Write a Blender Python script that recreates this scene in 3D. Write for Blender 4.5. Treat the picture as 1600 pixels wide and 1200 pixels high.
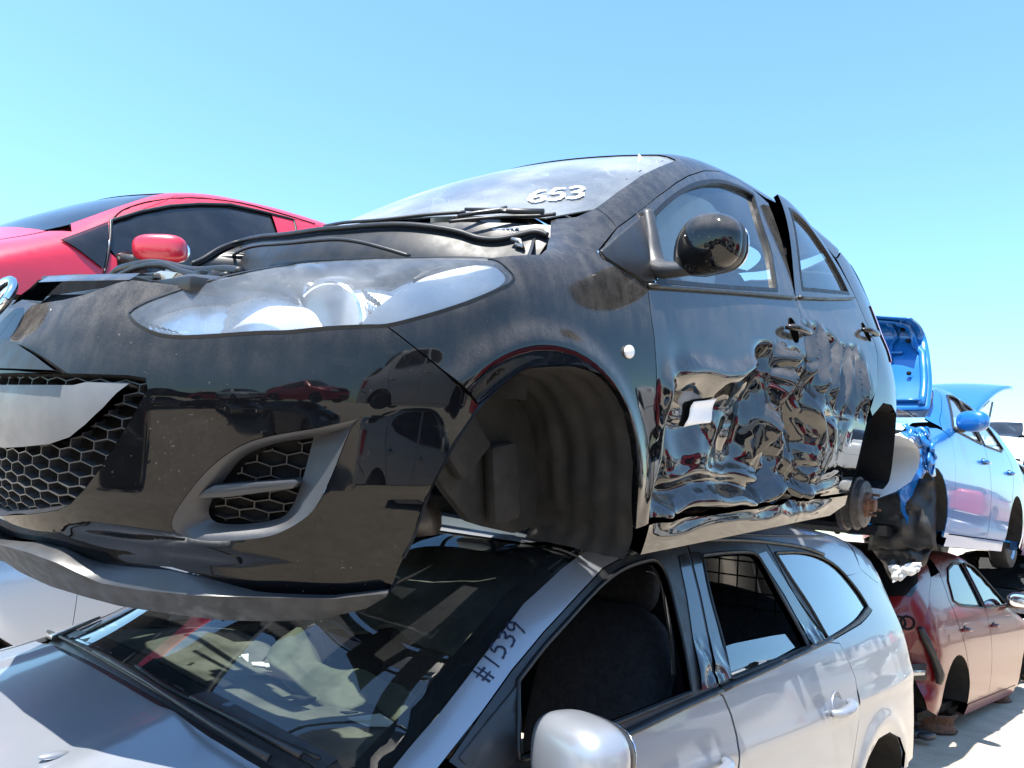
import bpy, bmesh, math, random
import numpy as np
from mathutils import Vector, Matrix
from mathutils.geometry import delaunay_2d_cdt
for o in list(bpy.data.objects): bpy.data.objects.remove(o)
random.seed(4)
rad = math.radians
SC = bpy.context.scene
C = SC.collection
# ------------------------------------------------------------ camera, sky, sun, exposure
CAM_POS = np.array([1.306, 1.861, 1.45])
YAW, PITCH, ROLL, FPX = rad(-138.729), rad(9.272), rad(4.248), 1218.6
fv = np.array([math.cos(PITCH)*math.cos(YAW), math.cos(PITCH)*math.sin(YAW), math.sin(PITCH)])
rv = np.cross(fv, [0, 0, 1.]); rv /= np.linalg.norm(rv); uv_ = np.cross(rv, fv)
RV = math.cos(ROLL)*rv + math.sin(ROLL)*uv_
UV = -math.sin(ROLL)*rv + math.cos(ROLL)*uv_
cam = bpy.data.cameras.new('camera'); camo = bpy.data.objects.new('camera', cam); C.objects.link(camo)
cam.sensor_width = 36.0; cam.lens = 36.0*FPX/1600.0; cam.clip_start = .05; cam.clip_end = 4000
camo.matrix_world = Matrix(((RV[0], UV[0], -fv[0], CAM_POS[0]), (RV[1], UV[1], -fv[1], CAM_POS[1]),
                            (RV[2], UV[2], -fv[2], CAM_POS[2]), (0, 0, 0, 1)))
SC.camera = camo
SUN = np.array([.36, .05, .92]); SUN /= np.linalg.norm(SUN)
world = bpy.data.worlds.new('World'); SC.world = world; world.use_nodes = True
wn = world.node_tree.nodes; wl = world.node_tree.links
sky = wn.new('ShaderNodeTexSky'); sky.sky_type = 'NISHITA'; sky.sun_disc = False
sky.sun_elevation = math.asin(SUN[2]); sky.sun_rotation = math.atan2(SUN[0], SUN[1])
sky.air_density = 1.3; sky.dust_density = 0.5; sky.ozone_density = 0.0; sky.altitude = 100
wb = wn.new('ShaderNodeMix'); wb.data_type = 'RGBA'; wb.blend_type = 'MULTIPLY'; wb.inputs[0].default_value = 1; wb.inputs[7].default_value = (.83, 1.16, 1.4, 1)   # white balance of the phone
wl.new(sky.outputs[0], wb.inputs[6]); wl.new(wb.outputs[2], wn['Background'].inputs[0]); wn['Background'].inputs[1].default_value = .10
sl = bpy.data.lights.new('sun', 'SUN'); sl.energy = 5.0; sl.angle = rad(.53); sl.color = (1, .95, .87)
so = bpy.data.objects.new('sun', sl); C.objects.link(so); so.rotation_euler = Vector(SUN).to_track_quat('Z', 'Y').to_euler()
SC.view_settings.view_transform = 'Standard'; SC.view_settings.look = 'None'
SC.view_settings.exposure = 1.4; SC.view_settings.gamma = 1
SC.render.resolution_x = 1024; SC.render.resolution_y = 768

# ------------------------------------------------------------ numeric helpers
def pchip(xs, ys):
    xs = np.array(xs, float); ys = np.array(ys, float)
    if xs[0] > xs[-1]: xs = xs[::-1]; ys = ys[::-1]
    h = np.diff(xs); d = np.diff(ys)/h; m = np.zeros_like(ys)
    for i in range(1, len(xs)-1):
        if d[i-1]*d[i] > 0:
            w1 = 2*h[i]+h[i-1]; w2 = h[i]+2*h[i-1]; m[i] = (w1+w2)/(w1/d[i-1]+w2/d[i])
    m[0] = d[0]; m[-1] = d[-1]
    # dense table: fast and smooth enough
    gx = np.linspace(xs[0], xs[-1], 1500)
    i = np.clip(np.searchsorted(xs, gx)-1, 0, len(h)-1); t = (gx-xs[i])/h[i]; hh = h[i]
    gy = ys[i]*(1+2*t)*(1-t)**2+hh*m[i]*t*(1-t)**2+ys[i+1]*t*t*(3-2*t)+hh*m[i+1]*t*t*(t-1)
    k = np.exp(-np.linspace(-2, 2, 81)**2); k /= k.sum()
    gy = np.convolve(np.pad(gy, 40, mode='reflect', reflect_type='odd'), k, 'valid')
    k0 = (len(gx)-1)/(xs[-1]-xs[0])
    def f(x):
        t = np.clip((x-xs[0])*k0, 0, len(gx)-1.001); i = t.astype(int); t = t-i
        return gy[i]*(1-t)+gy[i+1]*t
    return f
def smax(a, b, k):
    h = np.clip(.5+.5*(a-b)/k, 0, 1); return b+(a-b)*h+k*h*(1-h)
def sst(a, b, x):
    t = np.clip((x-a)/(b-a), 0, 1); return t*t*(3-2*t)
def _hash(ix, iy, s):
    n = (ix*374761393+iy*668265263+s*974711) & 0x7fffffff
    n = ((n ^ (n >> 13))*1274126177) & 0x7fffffff
    return ((n ^ (n >> 16)) & 0xffff)/65535.0*2-1
def noise2(x, y, s=0):
    ix = np.floor(x).astype(np.int64); iy = np.floor(y).astype(np.int64); fx = x-ix; fy = y-iy
    ux = fx*fx*fx*(fx*(fx*6-15)+10); uy = fy*fy*fy*(fy*(fy*6-15)+10)
    a = _hash(ix, iy, s); b = _hash(ix+1, iy, s); c = _hash(ix, iy+1, s); d = _hash(ix+1, iy+1, s)
    return (a*(1-ux)+b*ux)*(1-uy)+(c*(1-ux)+d*ux)*uy
def inpoly(P, poly):
    x, y = P[:, 0], P[:, 1]; r = np.zeros(len(P), bool); n = len(poly)
    for i in range(n):
        x0, y0 = poly[i]; x1, y1 = poly[(i+1) % n]
        if y0 == y1: continue
        c = (y0 > y) != (y1 > y)
        r ^= c & (x < (x1-x0)*(y-y0)/(y1-y0)+x0)
    return r
def dens(pts, h, closed=True):
    pts = np.asarray(pts, float); out = []; n = len(pts)
    for i in range(n if closed else n-1):
        a, b = pts[i], pts[(i+1) % n]; k = max(1, int(math.ceil(np.linalg.norm(b-a)/h)))
        for j in range(k): out.append(a+(b-a)*j/k)
    if not closed: out.append(pts[-1])
    return np.array(out)
def smooth_loop(pts, sub=6, closed=True, sharp=()):
    """Catmull-Rom through the points; indices in sharp stay corners"""
    p = np.asarray(pts, float); n = len(p); out = []
    for i in range(n if closed else n-1):
        p1, p2 = p[i], p[(i+1) % n]
        p0 = p[(i-1) % n] if (closed or i > 0) else p1
        p3 = p[(i+2) % n] if (closed or i+2 < n) else p2
        if i in sharp: p0 = p1-(p2-p1)
        if ((i+1) % n) in sharp: p3 = p2+(p2-p1)
        m1 = (p2-p0)*.5; m2 = (p3-p1)*.5
        L = np.linalg.norm(p2-p1)
        for m in (m1, m2):
            l = np.linalg.norm(m)
            if l > 1.2*L: m *= 1.2*L/l
        for j in range(sub):
            t = j/sub; out.append((2*t**3-3*t*t+1)*p1+(t**3-2*t*t+t)*m1+(-2*t**3+3*t*t)*p2+(t**3-t*t)*m2)
    if not closed: out.append(p[-1])
    return np.array(out)
def area2(p):
    x, y = p[:, 0], p[:, 1]; return .5*np.sum(x*np.roll(y, -1)-np.roll(x, -1)*y)
def inset(p, d):
    """move a closed 2-D loop inwards by d"""
    if area2(p) < 0: d = -d
    a = np.roll(p, 1, 0); b = np.roll(p, -1, 0)
    t = b-a; t /= (np.linalg.norm(t, axis=1, keepdims=True)+1e-12)
    return p+d*np.stack([-t[:, 1], t[:, 0]], 1)
def cdt(loops, h, keep):
    """triangulate the region between 2-D loops (first = outline); returns verts, tris, boundary index loops"""
    V = []; E = []; B = []
    for l in loops:
        b = len(V); n = len(l); V += [Vector((float(q[0]), float(q[1]))) for q in l]
        E += [(b+i, b+(i+1) % n) for i in range(n)]; B.append(list(range(b, b+n)))
    o = loops[0]; lo = o.min(0); hi = o.max(0)
    gx = np.arange(lo[0], hi[0], h); gy = np.arange(lo[1], hi[1], h*.866)
    G = np.array([(x+(h*.5 if j % 2 else 0), y) for j, y in enumerate(gy) for x in gx]).reshape(-1, 2)
    m = inpoly(G, o)
    for l in loops[1:]: m &= ~inpoly(G, l)
    G = G[m]
    A = np.concatenate(loops)
    if len(G):
        ok = np.ones(len(G), bool)
        for s in range(0, len(G), 400):
            d = ((G[s:s+400, None, :]-A[None])**2).sum(2).min(1); ok[s:s+400] = d > (.55*h)**2
        G = G[ok]
    V += [Vector((float(q[0]), float(q[1]))) for q in G]
    r = delaunay_2d_cdt(V, E, [], 0, 1e-7)
    vs = np.array([(q.x, q.y) for q in r[0]]); tr = np.array([f for f in r[2] if len(f) == 3])
    cen = vs[tr].mean(1); m = inpoly(cen, o)
    for l in loops[1:]: m &= ~inpoly(cen, l)
    tr = tr[m]
    om = {}
    for k, orig in enumerate(r[3]):
        for q in orig: om[q] = k
    B = [[om.get(i, -1) for i in b] for b in B]
    B = [[i for i in b if i >= 0] for b in B]
    # all triangles counter-clockwise
    a = vs[tr[:, 0]]; b = vs[tr[:, 1]]; c = vs[tr[:, 2]]
    cw = ((b-a)[:, 0]*(c-a)[:, 1]-(b-a)[:, 1]*(c-a)[:, 0]) < 0
    tr[cw] = tr[cw][:, ::-1]
    return vs, tr, B

# ------------------------------------------------------------ object helpers
def link(o, parent=None, **kw):
    C.objects.link(o)
    if parent is not None: o.parent = parent
    for k, v in kw.items(): o[k] = v
    return o
def mesh_obj(name, V, Fc, mat, parent=None, normals=None, smooth=True, mats=None, midx=None, **kw):
    me = bpy.data.meshes.new(name)
    me.from_pydata([tuple(map(float, v)) for v in V], [], [tuple(map(int, f)) for f in Fc])
    if mats is None: mats = [mat]
    for m in mats: me.materials.append(m)
    if midx is not None: me.polygons.foreach_set('material_index', midx)
    me.polygons.foreach_set('use_smooth', [smooth]*len(me.polygons))
    me.update()
    if normals is not None: me.normals_split_custom_set_from_vertices([tuple(n) for n in normals])
    return link(bpy.data.objects.new(name, me), parent, **kw)
def empty(name, M=None, **kw):
    o = bpy.data.objects.new(name, None); o.empty_display_size = .2
    link(o, None, **kw)
    if M is not None: o.matrix_world = M
    return o
def frames(pts):
    pts = np.asarray(pts, float); T = np.gradient(pts, axis=0); T /= np.linalg.norm(T, axis=1, keepdims=True)+1e-12
    n = np.cross(T[0], [0, 0, 1.]);
    if np.linalg.norm(n) < .1: n = np.cross(T[0], [1., 0, 0])
    N = []
    for t in T:
        n = n-t*np.dot(n, t); n /= np.linalg.norm(n)+1e-12; N.append(n)
    N = np.array(N); return T, N, np.cross(T, N)
def tube(name, pts, r, mat, parent=None, n=8, smooth_sub=0, closed=False, flat=1.0, **kw):
    pts = np.asarray(pts, float)
    if smooth_sub: pts = smooth_loop(pts, smooth_sub, closed)
    if closed: pts = np.vstack([pts, pts[:1]])
    T, N, Bn = frames(pts); r = np.broadcast_to(np.asarray(r, float), (len(pts),)) if np.ndim(r) == 0 else np.interp(np.linspace(0, 1, len(pts)), np.linspace(0, 1, len(r)), r)
    V = []; F = []
    for i in range(len(pts)):
        for k in range(n):
            a = 2*math.pi*k/n; V.append(pts[i]+r[i]*(math.cos(a)*N[i]+flat*math.sin(a)*Bn[i]))
    for i in range(len(pts)-1):
        for k in range(n): F.append((i*n+k, i*n+(k+1) % n, (i+1)*n+(k+1) % n, (i+1)*n+k))
    if not closed: F += [tuple(range(n))[::-1], tuple(range((len(pts)-1)*n, len(pts)*n))]
    return mesh_obj(name, V, F, mat, parent, **kw)
def bev_obj(name, bm, mat, parent=None, bevel=.004, seg=2, smooth=True, **kw):
    if bevel: bmesh.ops.bevel(bm, geom=[e for e in bm.edges], offset=bevel, segments=seg, profile=.5, affect='EDGES', clamp_overlap=True)
    bmesh.ops.recalc_face_normals(bm, faces=bm.faces)
    me = bpy.data.meshes.new(name); bm.to_mesh(me); bm.free(); me.materials.append(mat)
    for p in me.polygons: p.use_smooth = smooth
    if smooth: me.set_sharp_from_angle(angle=rad(35))
    return link(bpy.data.objects.new(name, me), parent, **kw)
def box(name, c, s, mat, parent=None, bevel=.006, rot=None, **kw):
    bm = bmesh.new(); bmesh.ops.create_cube(bm, size=1)
    M = Matrix.Translation(c) @ (rot.to_4x4() if rot else Matrix()) @ Matrix.Diagonal((*s, 1))
    bmesh.ops.transform(bm, matrix=M, verts=bm.verts)
    return bev_obj(name, bm, mat, parent, bevel, **kw)
def prism(name, pts, d, mat, parent=None, bevel=.003, **kw):
    """solid from a 3-D polygon pushed along the vector d"""
    bm = bmesh.new(); vs = [bm.verts.new(tuple(p)) for p in pts]; f = bm.faces.new(vs)
    r = bmesh.ops.extrude_face_region(bm, geom=[f]); nv = [g for g in r['geom'] if isinstance(g, bmesh.types.BMVert)]
    bmesh.ops.translate(bm, vec=tuple(d), verts=nv)
    return bev_obj(name, bm, mat, parent, bevel, **kw)
def lathe(name, prof, origin, axis, mat, parent=None, n=32, **kw):
    """prof: list of (distance along axis, radius)"""
    ax = Vector(axis).normalized(); q = ax.to_track_quat('Z', 'Y').to_matrix(); V = []; F = []
    for (h, r) in prof:
        for k in range(n):
            a = 2*math.pi*k/n; V.append(Vector(origin)+q @ Vector((r*math.cos(a), r*math.sin(a), h)))
    m = len(prof)
    for i in range(m-1):
        for k in range(n): F.append((i*n+k, i*n+(k+1) % n, (i+1)*n+(k+1) % n, (i+1)*n+k))
    F += [tuple(range(n))[::-1], tuple(range((m-1)*n, m*n))]
    o = mesh_obj(name, V, F, mat, parent, **kw); o.data.set_sharp_from_angle(angle=rad(40)); return o
def blob(name, c, s, mat, parent=None, e=(2.6, 2.6), rot=None, n=28, warp=None, **kw):
    """super-ellipsoid, half sizes s"""
    V = []; F = []; m = n//2
    pw = lambda v, q: math.copysign(abs(v)**(2/q), v)
    for i in range(m+1):
        la = -math.pi/2+math.pi*i/m
        for k in range(n):
            lo = 2*math.pi*k/n
            p = Vector((s[0]*pw(math.cos(la), e[0])*pw(math.cos(lo), e[1]), s[1]*pw(math.cos(la), e[0])*pw(math.sin(lo), e[1]), s[2]*pw(math.sin(la), e[0])))
            if warp: p = Vector(warp(p))
            if rot: p = rot @ p
            V.append(p+Vector(c))
    for i in range(m):
        for k in range(n): F.append((i*n+k, i*n+(k+1) % n, (i+1)*n+(k+1) % n, (i+1)*n+k))
    o = mesh_obj(name, V, F, mat, parent, **kw)
    bm = bmesh.new(); bm.from_mesh(o.data); bmesh.ops.remove_doubles(bm, verts=bm.verts, dist=1e-5); bm.to_mesh(o.data); bm.free()
    return o
def grid_obj(name, G, mat, parent=None, thick=0, **kw):
    """surface from an (n, m, 3) grid of points; thick gives it a back"""
    G = np.asarray(G, float); n, m = G.shape[:2]; V = G.reshape(-1, 3)
    F = [(i*m+j, i*m+j+1, (i+1)*m+j+1, (i+1)*m+j) for i in range(n-1) for j in range(m-1)]
    o = mesh_obj(name, V, F, mat, parent, **kw)
    if thick:
        md = o.modifiers.new('thickness', 'SOLIDIFY'); md.thickness = thick; md.offset = -1
    return o

# ------------------------------------------------------------ car hull with an unrolled chart
class Hull:
    def __init__(s, M, wz, wx, xf, zt, fcurve=(.42, .8, 2.6), rear=(-3.08, .25, .8, 3), k=(.12, .07, .12), ycur=.45, crown=.05, xc=.1, xr=-2.4, zc=.55, R=.8):
        s.M = np.array(M); s.Mi = np.linalg.inv(s.M); s.wz = pchip(*wz); s.wx = pchip(*wx); s.xf = pchip(*xf); s.zt = pchip(*zt)
        s.fc = fcurve; s.rear = rear; s.k = k; s.yc = ycur; s.cr = crown; s.xc = xc; s.xr = xr; s.zc = zc; s.R = R
        s.cam = (s.Mi @ np.append(CAM_POS, 1))[:3]
    def F(s, P):
        x, y, z = P[:, 0], np.abs(P[:, 1]), P[:, 2]
        a = y-(s.wz(z)+s.wx(x))
        f = x-(s.xf(z)-s.fc[0]*(y/s.fc[1])**s.fc[2])
        t = z-(s.zt(x+s.yc*y*y)-s.cr*y*y)
        r = s.rear[0]-x+s.rear[1]*(y/s.rear[2])**s.rear[3]
        return smax(smax(smax(a, f, s.k[0]), t*.8, s.k[1]), r, s.k[2])
    def dirs(s, px):
        px = np.asarray(px, float).reshape(-1, 2)
        D = fv+((px[:, :1]-800)/FPX)*RV-((px[:, 1:]-600)/FPX)*UV
        D /= np.linalg.norm(D, axis=1, keepdims=True)
        return D @ s.Mi[:3, :3].T
    def cast(s, px, tmax=9.):
        D = s.dirs(px); n = len(D); t = .4; hit = np.zeros(n, bool); T = np.zeros(n); best = np.full(n, 9.); bt = np.zeros(n)
        while t < tmax:
            v = s.F(s.cam+t*D); nw = (v < 0) & ~hit; T[nw] = t; hit |= nw
            b = (v < best) & ~hit; best[b] = v[b]; bt[b] = t; t += .012
        lo = T-.012; hi = T.copy()
        for _ in range(18):
            m = (lo+hi)/2; v = s.F(s.cam+m[:, None]*D); hi = np.where(v < 0, m, hi); lo = np.where(v < 0, lo, m)
        tt = np.where(hit, hi, bt); P = s.cam+tt[:, None]*D
        if (~hit).any(): P[~hit] = s.lift(s.chart(P[~hit]))
        return P
    def plane(s, px, p0, n):
        D = s.dirs(px); n = np.asarray(n, float); t = ((np.asarray(p0, float)-s.cam) @ n)/(D @ n); return s.cam+t[:, None]*D
    def side(s, xz, left=1):
        xz = np.asarray(xz, float).reshape(-1, 2); lo = np.zeros(len(xz)); hi = np.full(len(xz), 1.3)
        for _ in range(26):
            m = (lo+hi)/2; v = s.F(np.stack([xz[:, 0], m, xz[:, 1]], 1)); lo = np.where(v < 0, m, lo); hi = np.where(v < 0, hi, m)
        return np.stack([xz[:, 0], lo*left, xz[:, 1]], 1)
    def chart(s, P):
        x, y, z = P[:, 0], P[:, 1], P[:, 2]; dx = np.where(x > s.xc, x-s.xc, np.where(x < s.xr, s.xr-x, 0))
        a = np.arctan2(dx, y); r = np.hypot(dx, y); end = dx > 0
        u = np.where(x > s.xc, a*s.R, np.where(x < s.xr, s.xr-s.xc-a*s.R, x-s.xc))
        v = np.where(end, np.arctan2(z-s.zc, r), np.arctan2(z-s.zc, y))*s.R
        return np.stack([u, v], 1)
    def rays(s, q):
        u, v = q[:, 0], q[:, 1]/s.R; L = s.xr-s.xc
        a = np.where(u > 0, u, np.where(u < L, L-u, 0))/s.R; sg = np.where(u > 0, 1., -1.)
        O = np.stack([np.where(u > 0, s.xc, np.where(u < L, s.xr, s.xc+u)), np.zeros_like(u), np.full_like(u, s.zc)], 1)
        return O, np.stack([sg*np.sin(a)*np.cos(v), np.cos(a)*np.cos(v), np.sin(v)], 1)
    def lift(s, q):
        O, D = s.rays(np.asarray(q, float)); lo = np.zeros(len(O)); hi = np.full(len(O), 2.6)
        for _ in range(8):
            m = (lo+hi)/2; v = s.F(O+m[:, None]*D); lo = np.where(v < 0, m, lo); hi = np.where(v < 0, hi, m)
        fl = s.F(O+lo[:, None]*D); fh = s.F(O+hi[:, None]*D)
        for _ in range(4):                                   # regula falsi (Illinois)
            m = np.clip(lo-fl*(hi-lo)/(fh-fl+1e-15), lo, hi); v = s.F(O+m[:, None]*D); ng = v < 0
            fh = np.where(ng, fh*.5, v); fl = np.where(ng, v, fl*.5); lo = np.where(ng, m, lo); hi = np.where(ng, hi, m)
        m = np.clip(lo-fl*(hi-lo)/(fh-fl+1e-15), lo, hi)
        return O+m[:, None]*D
    def grad(s, P, e=2e-3):
        g = np.stack([s.F(P+e*d)-s.F(P-e*d) for d in np.eye(3)], 1); return g/(np.linalg.norm(g, axis=1, keepdims=True)+1e-12)
    def surf(s, q, disp=None):
        P = s.lift(q)
        if disp is None: return P
        N = s.grad(P, 6e-3); d = disp(P)
        return P+(N*d[:, None] if d.ndim == 1 else d)
    def uv(s, pts):
        """outline given as pixels (n, 2) or as car coordinates (n, 3) -> chart"""
        pts = np.asarray(pts, float)
        return s.chart(s.cast(pts) if pts.shape[1] == 2 else pts)
    def on(s, px, off=0.):
        P = s.cast(px); return P+s.grad(P)*off
    def panel(s, name, outline, mat, parent, holes=(), h=.03, gap=.0015, flange=.014, disp=None, off=0., mirror=False, hgap=0., inner=None, mats=None, **kw):
        """a sheet of the hull inside outline (chart coordinates), with turned-in edges"""
        if off: d0 = disp; disp = (lambda P: np.full(len(P), off)) if d0 is None else (lambda P: d0(P)+off)
        lo = inset(dens(outline, h*.8), gap) if gap else dens(outline, h*.8)
        hl = [inset(dens(q, h*.8), -hgap) if hgap else dens(q, h*.8) for q in holes]
        q, tr, B = cdt([lo]+hl, h, None)
        P = s.surf(q, disp); e = 2e-3
        U = s.surf(q+[e, 0], disp)-s.surf(q-[e, 0], disp); W = s.surf(q+[0, e], disp)-s.surf(q-[0, e], disp)
        N = np.cross(U, W); N /= np.linalg.norm(N, axis=1, keepdims=True)+1e-12
        g = s.grad(P, 1e-2); bad = (N*g).sum(1) < 0
        flip = bad.mean() > .5
        if flip: N = -N
        tri = tr[:, ::-1] if flip else tr
        V = [P]; NN = [N]; Fc = [tuple(t) for t in tri]; base = len(P)
        if flange:
            for li, b in enumerate(B):
                n = len(b); p0 = P[b]; n0 = N[b]; t = np.roll(p0, -1, 0)-np.roll(p0, 1, 0); t /= np.linalg.norm(t, axis=1, keepdims=True)+1e-12
                o = np.cross(t, n0)
                if area2(q[b]) > 0: o = o if not flip else -o
                else: o = -o if not flip else o
                if li > 0: pass
                p1 = p0-n0*flange
                V += [p0, p1]; NN += [o, o]
                for i in range(n):
                    j = (i+1) % n; f4 = (base+i, base+n+i, base+n+j, base+j)
                    Fc.append(f4)
                base += 2*n
        V = np.concatenate(V); NN = np.concatenate(NN)
        ob = mesh_obj(name, V, Fc, mat, parent, normals=NN, mats=mats, **kw)
        if mirror:
            V2 = V*[1, -1, 1]; N2 = NN*[1, -1, 1]
            ob = (ob, mesh_obj(name, V2, [f[::-1] for f in Fc], mat, parent, normals=N2, mats=mats, **kw))
        return ob
def Mpose(pos, yaw, pitch, roll): 
    return Matrix.Translation(pos) @ Matrix.Rotation(rad(yaw), 4, 'Z') @ Matrix.Rotation(rad(pitch), 4, 'Y') @ Matrix.Rotation(rad(roll), 4, 'X')
def resamp(p, n, closed=False):
    p = np.asarray(p, float)
    if closed: p = np.vstack([p, p[:1]])
    d = np.r_[0, np.cumsum(np.linalg.norm(np.diff(p, axis=0), axis=1))]
    t = np.linspace(0, d[-1], n+1)[:-1] if closed else np.linspace(0, d[-1], n)
    return np.stack([np.interp(t, d, p[:, k]) for k in range(p.shape[1])], 1)
def loft(name, curves, mat, parent=None, closed=True, n=64, sharp=40, flip=False, mirror=False, **kw):
    """skin through 3-D curves, each resampled to n points"""
    cs = [resamp(c, n, closed) for c in curves]; m = len(cs); V = np.concatenate(cs); F = []
    for i in range(m-1):
        for k in range(n if closed else n-1):
            q = (i*n+k, i*n+(k+1) % n, (i+1)*n+(k+1) % n, (i+1)*n+k); F.append(q[::-1] if flip else q)
    if mirror:
        b = len(V); V = np.vstack([V, V*[1, -1, 1]]); F += [tuple(b+i for i in f[::-1]) for f in F]
    o = mesh_obj(name, V, F, mat, parent, **kw); o.data.set_sharp_from_angle(angle=rad(sharp)); return o
def hexmesh(hull, name, polys, a, b, off, mat, parent, w=.0022, depth=.018, cut=(), ctr=None):
    """honeycomb lattice on the hull: cell width a, row pitch b, clipped to the chart polygon"""
    o = polys; lo, hi = o.min(0), o.max(0); E = set(); pt = {}
    K = lambda p: (round(p[0], 5), round(p[1], 5))
    j = 0; v = lo[1]-b
    segs = []
    while v < hi[1]+b:
        u = lo[0]-a+(a/2 if j % 2 else 0)
        while u < hi[0]+a:
            # each cell: zigzag top pair and one vertical wall
            p0 = (u-a/2, v+b*.30); p1 = (u, v+b*.62); p2 = (u+a/2, v+b*.30); p3 = (u-a/2, v-b*.38)
            segs += [(p0, p1), (p1, p2), (p0, p3)]
            u += a
        v += b; j += 1
    S = np.array(segs); q = S.reshape(-1, 2); ins = inpoly(q, o)
    for c in cut: ins &= ~inpoly(q, c)
    ins = ins.reshape(-1, 2); V = []; F = []
    # clip half-inside segments to their inside part
    keep = []
    for s, i in zip(S, ins):
        if i.all(): keep.append(s)
        elif i.any():
            a_, b_ = (s[0], s[1]) if i[0] else (s[1], s[0]); lo_, hi_ = 0., 1.
            for _ in range(8):
                m = (lo_+hi_)/2; p = (a_+(b_-a_)*m)[None]; ok = inpoly(p, o)[0] and not any(inpoly(p, c)[0] for c in cut)
                lo_, hi_ = (m, hi_) if ok else (lo_, m)
            keep.append(np.array([a_, a_+(b_-a_)*lo_]))
    if not keep: return None
    S = np.array(keep); A = hull.lift(S[:, 0]); B = hull.lift(S[:, 1]); NA = hull.grad(A); NB = hull.grad(B)
    A = A+NA*off; B = B+NB*off
    for p, q_, n1, n2 in zip(A, B, NA, NB):
        t = q_-p; s = np.cross(n1, t); l = np.linalg.norm(s)
        if l < 1e-9: continue
        s = s/l*w; k = len(V)
        V += [p-s, p+s, q_+s, q_-s, p-s*1.6-n1*depth, p+s*1.6-n1*depth, q_+s*1.6-n2*depth, q_-s*1.6-n2*depth]
        F += [(k, k+1, k+2, k+3), (k, k+4, k+5, k+1), (k+3, k+2, k+6, k+7), (k+1, k+5, k+6, k+2), (k, k+3, k+7, k+4)]
    return mesh_obj(name, V, F, mat, parent, smooth=False)
def curvecast(hull, px, fx):
    """pixels onto the upright cylinder x = fx(y)"""
    D = hull.dirs(px); n = len(D); T = np.full(n, -1.); bt = np.zeros(n); best = np.full(n, 9.)
    for t in np.arange(.6, 4.5, .004):
        P = hull.cam+t*D; g = P[:, 0]-fx(P[:, 1]); T = np.where((g < 0) & (T < 0), t, T)
        b = np.abs(g) < best; best[b] = np.abs(g)[b]; bt[b] = t
    T = np.where(T < 0, bt, T)
    return hull.cam+T[:, None]*D
def strokes(name, lines, w, mat, parent, hull=None, off=.002, thick=.0006):
    """flat written strokes: list of 3-D polylines with surface normals (pts, nrm)"""
    V = []; F = []
    for P, Nn in lines:
        T = np.gradient(P, axis=0); T /= np.linalg.norm(T, axis=1, keepdims=True)+1e-12
        S = np.cross(Nn, T); k = len(V)
        for i, (p, s, n) in enumerate(zip(P, S, Nn)):
            a = w*(1+.35*math.sin(i*1.7+len(V))+.15*math.sin(i*5.1)); b = w*(1+.35*math.sin(i*2.3+1+len(V))); V += [p-s*a+n*off, p+s*b+n*off]
        for i in range(len(P)-1): F.append((k+2*i, k+2*i+2, k+2*i+3, k+2*i+1))
    return mesh_obj(name, V, F, mat, parent, smooth=False)
# ------------------------------------------------------------ materials
def newmat(name):
    m = bpy.data.materials.new(name); m.use_nodes = True; nt = m.node_tree
    return m, nt, nt.nodes['Principled BSDF']
def N(nt, t, **kw):
    n = nt.nodes.new(t)
    for k, v in kw.items():
        if isinstance(k, str) and k.startswith('i_'): n.inputs[k[2:].replace('_', ' ')].default_value = v
        else: setattr(n, k, v)
    return n
def mathn(nt, op, a, b=None, clamp=False):
    n = N(nt, 'ShaderNodeMath', operation=op); n.use_clamp = clamp
    for i, v in enumerate((a, b)):
        if v is None: continue
        if isinstance(v, (int, float)): n.inputs[i].default_value = v
        else: nt.links.new(v, n.inputs[i])
    return n.outputs[0]
def ramp(nt, src, a, b, lo=0., hi=1.):
    n = N(nt, 'ShaderNodeMapRange', interpolation_type='SMOOTHSTEP')
    nt.links.new(src, n.inputs['Value']); n.inputs['From Min'].default_value = a; n.inputs['From Max'].default_value = b
    n.inputs['To Min'].default_value = lo; n.inputs['To Max'].default_value = hi
    return n.outputs[0]
def noise(nt, scale, detail=4, rough=.55, vec=None, dist=0.):
    n = N(nt, 'ShaderNodeTexNoise'); n.inputs['Scale'].default_value = scale; n.inputs['Detail'].default_value = detail
    n.inputs['Roughness'].default_value = rough; n.inputs['Distortion'].default_value = dist
    if vec is None:
        tc = N(nt, 'ShaderNodeTexCoord'); vec = tc.outputs['Object']
    nt.links.new(vec, n.inputs['Vector']); return n.outputs['Fac']
def mixc(nt, fac, a, b):
    n = N(nt, 'ShaderNodeMix', data_type='RGBA')
    for s, v in ((0, fac), (6, a), (7, b)):
        if isinstance(v, (int, float)): n.inputs[s].default_value = v
        elif isinstance(v, tuple): n.inputs[s].default_value = (*v, 1)
        else: nt.links.new(v, n.inputs[s])
    return n.outputs[2]
def bump(nt, bs, h, strength=.2, dist=.01):
    b = N(nt, 'ShaderNodeBump'); b.inputs['Strength'].default_value = strength; b.inputs['Distance'].default_value = dist
    nt.links.new(h, b.inputs['Height']); nt.links.new(b.outputs[0], bs.inputs['Normal'])
DUST = (.37, .335, .295)
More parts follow.
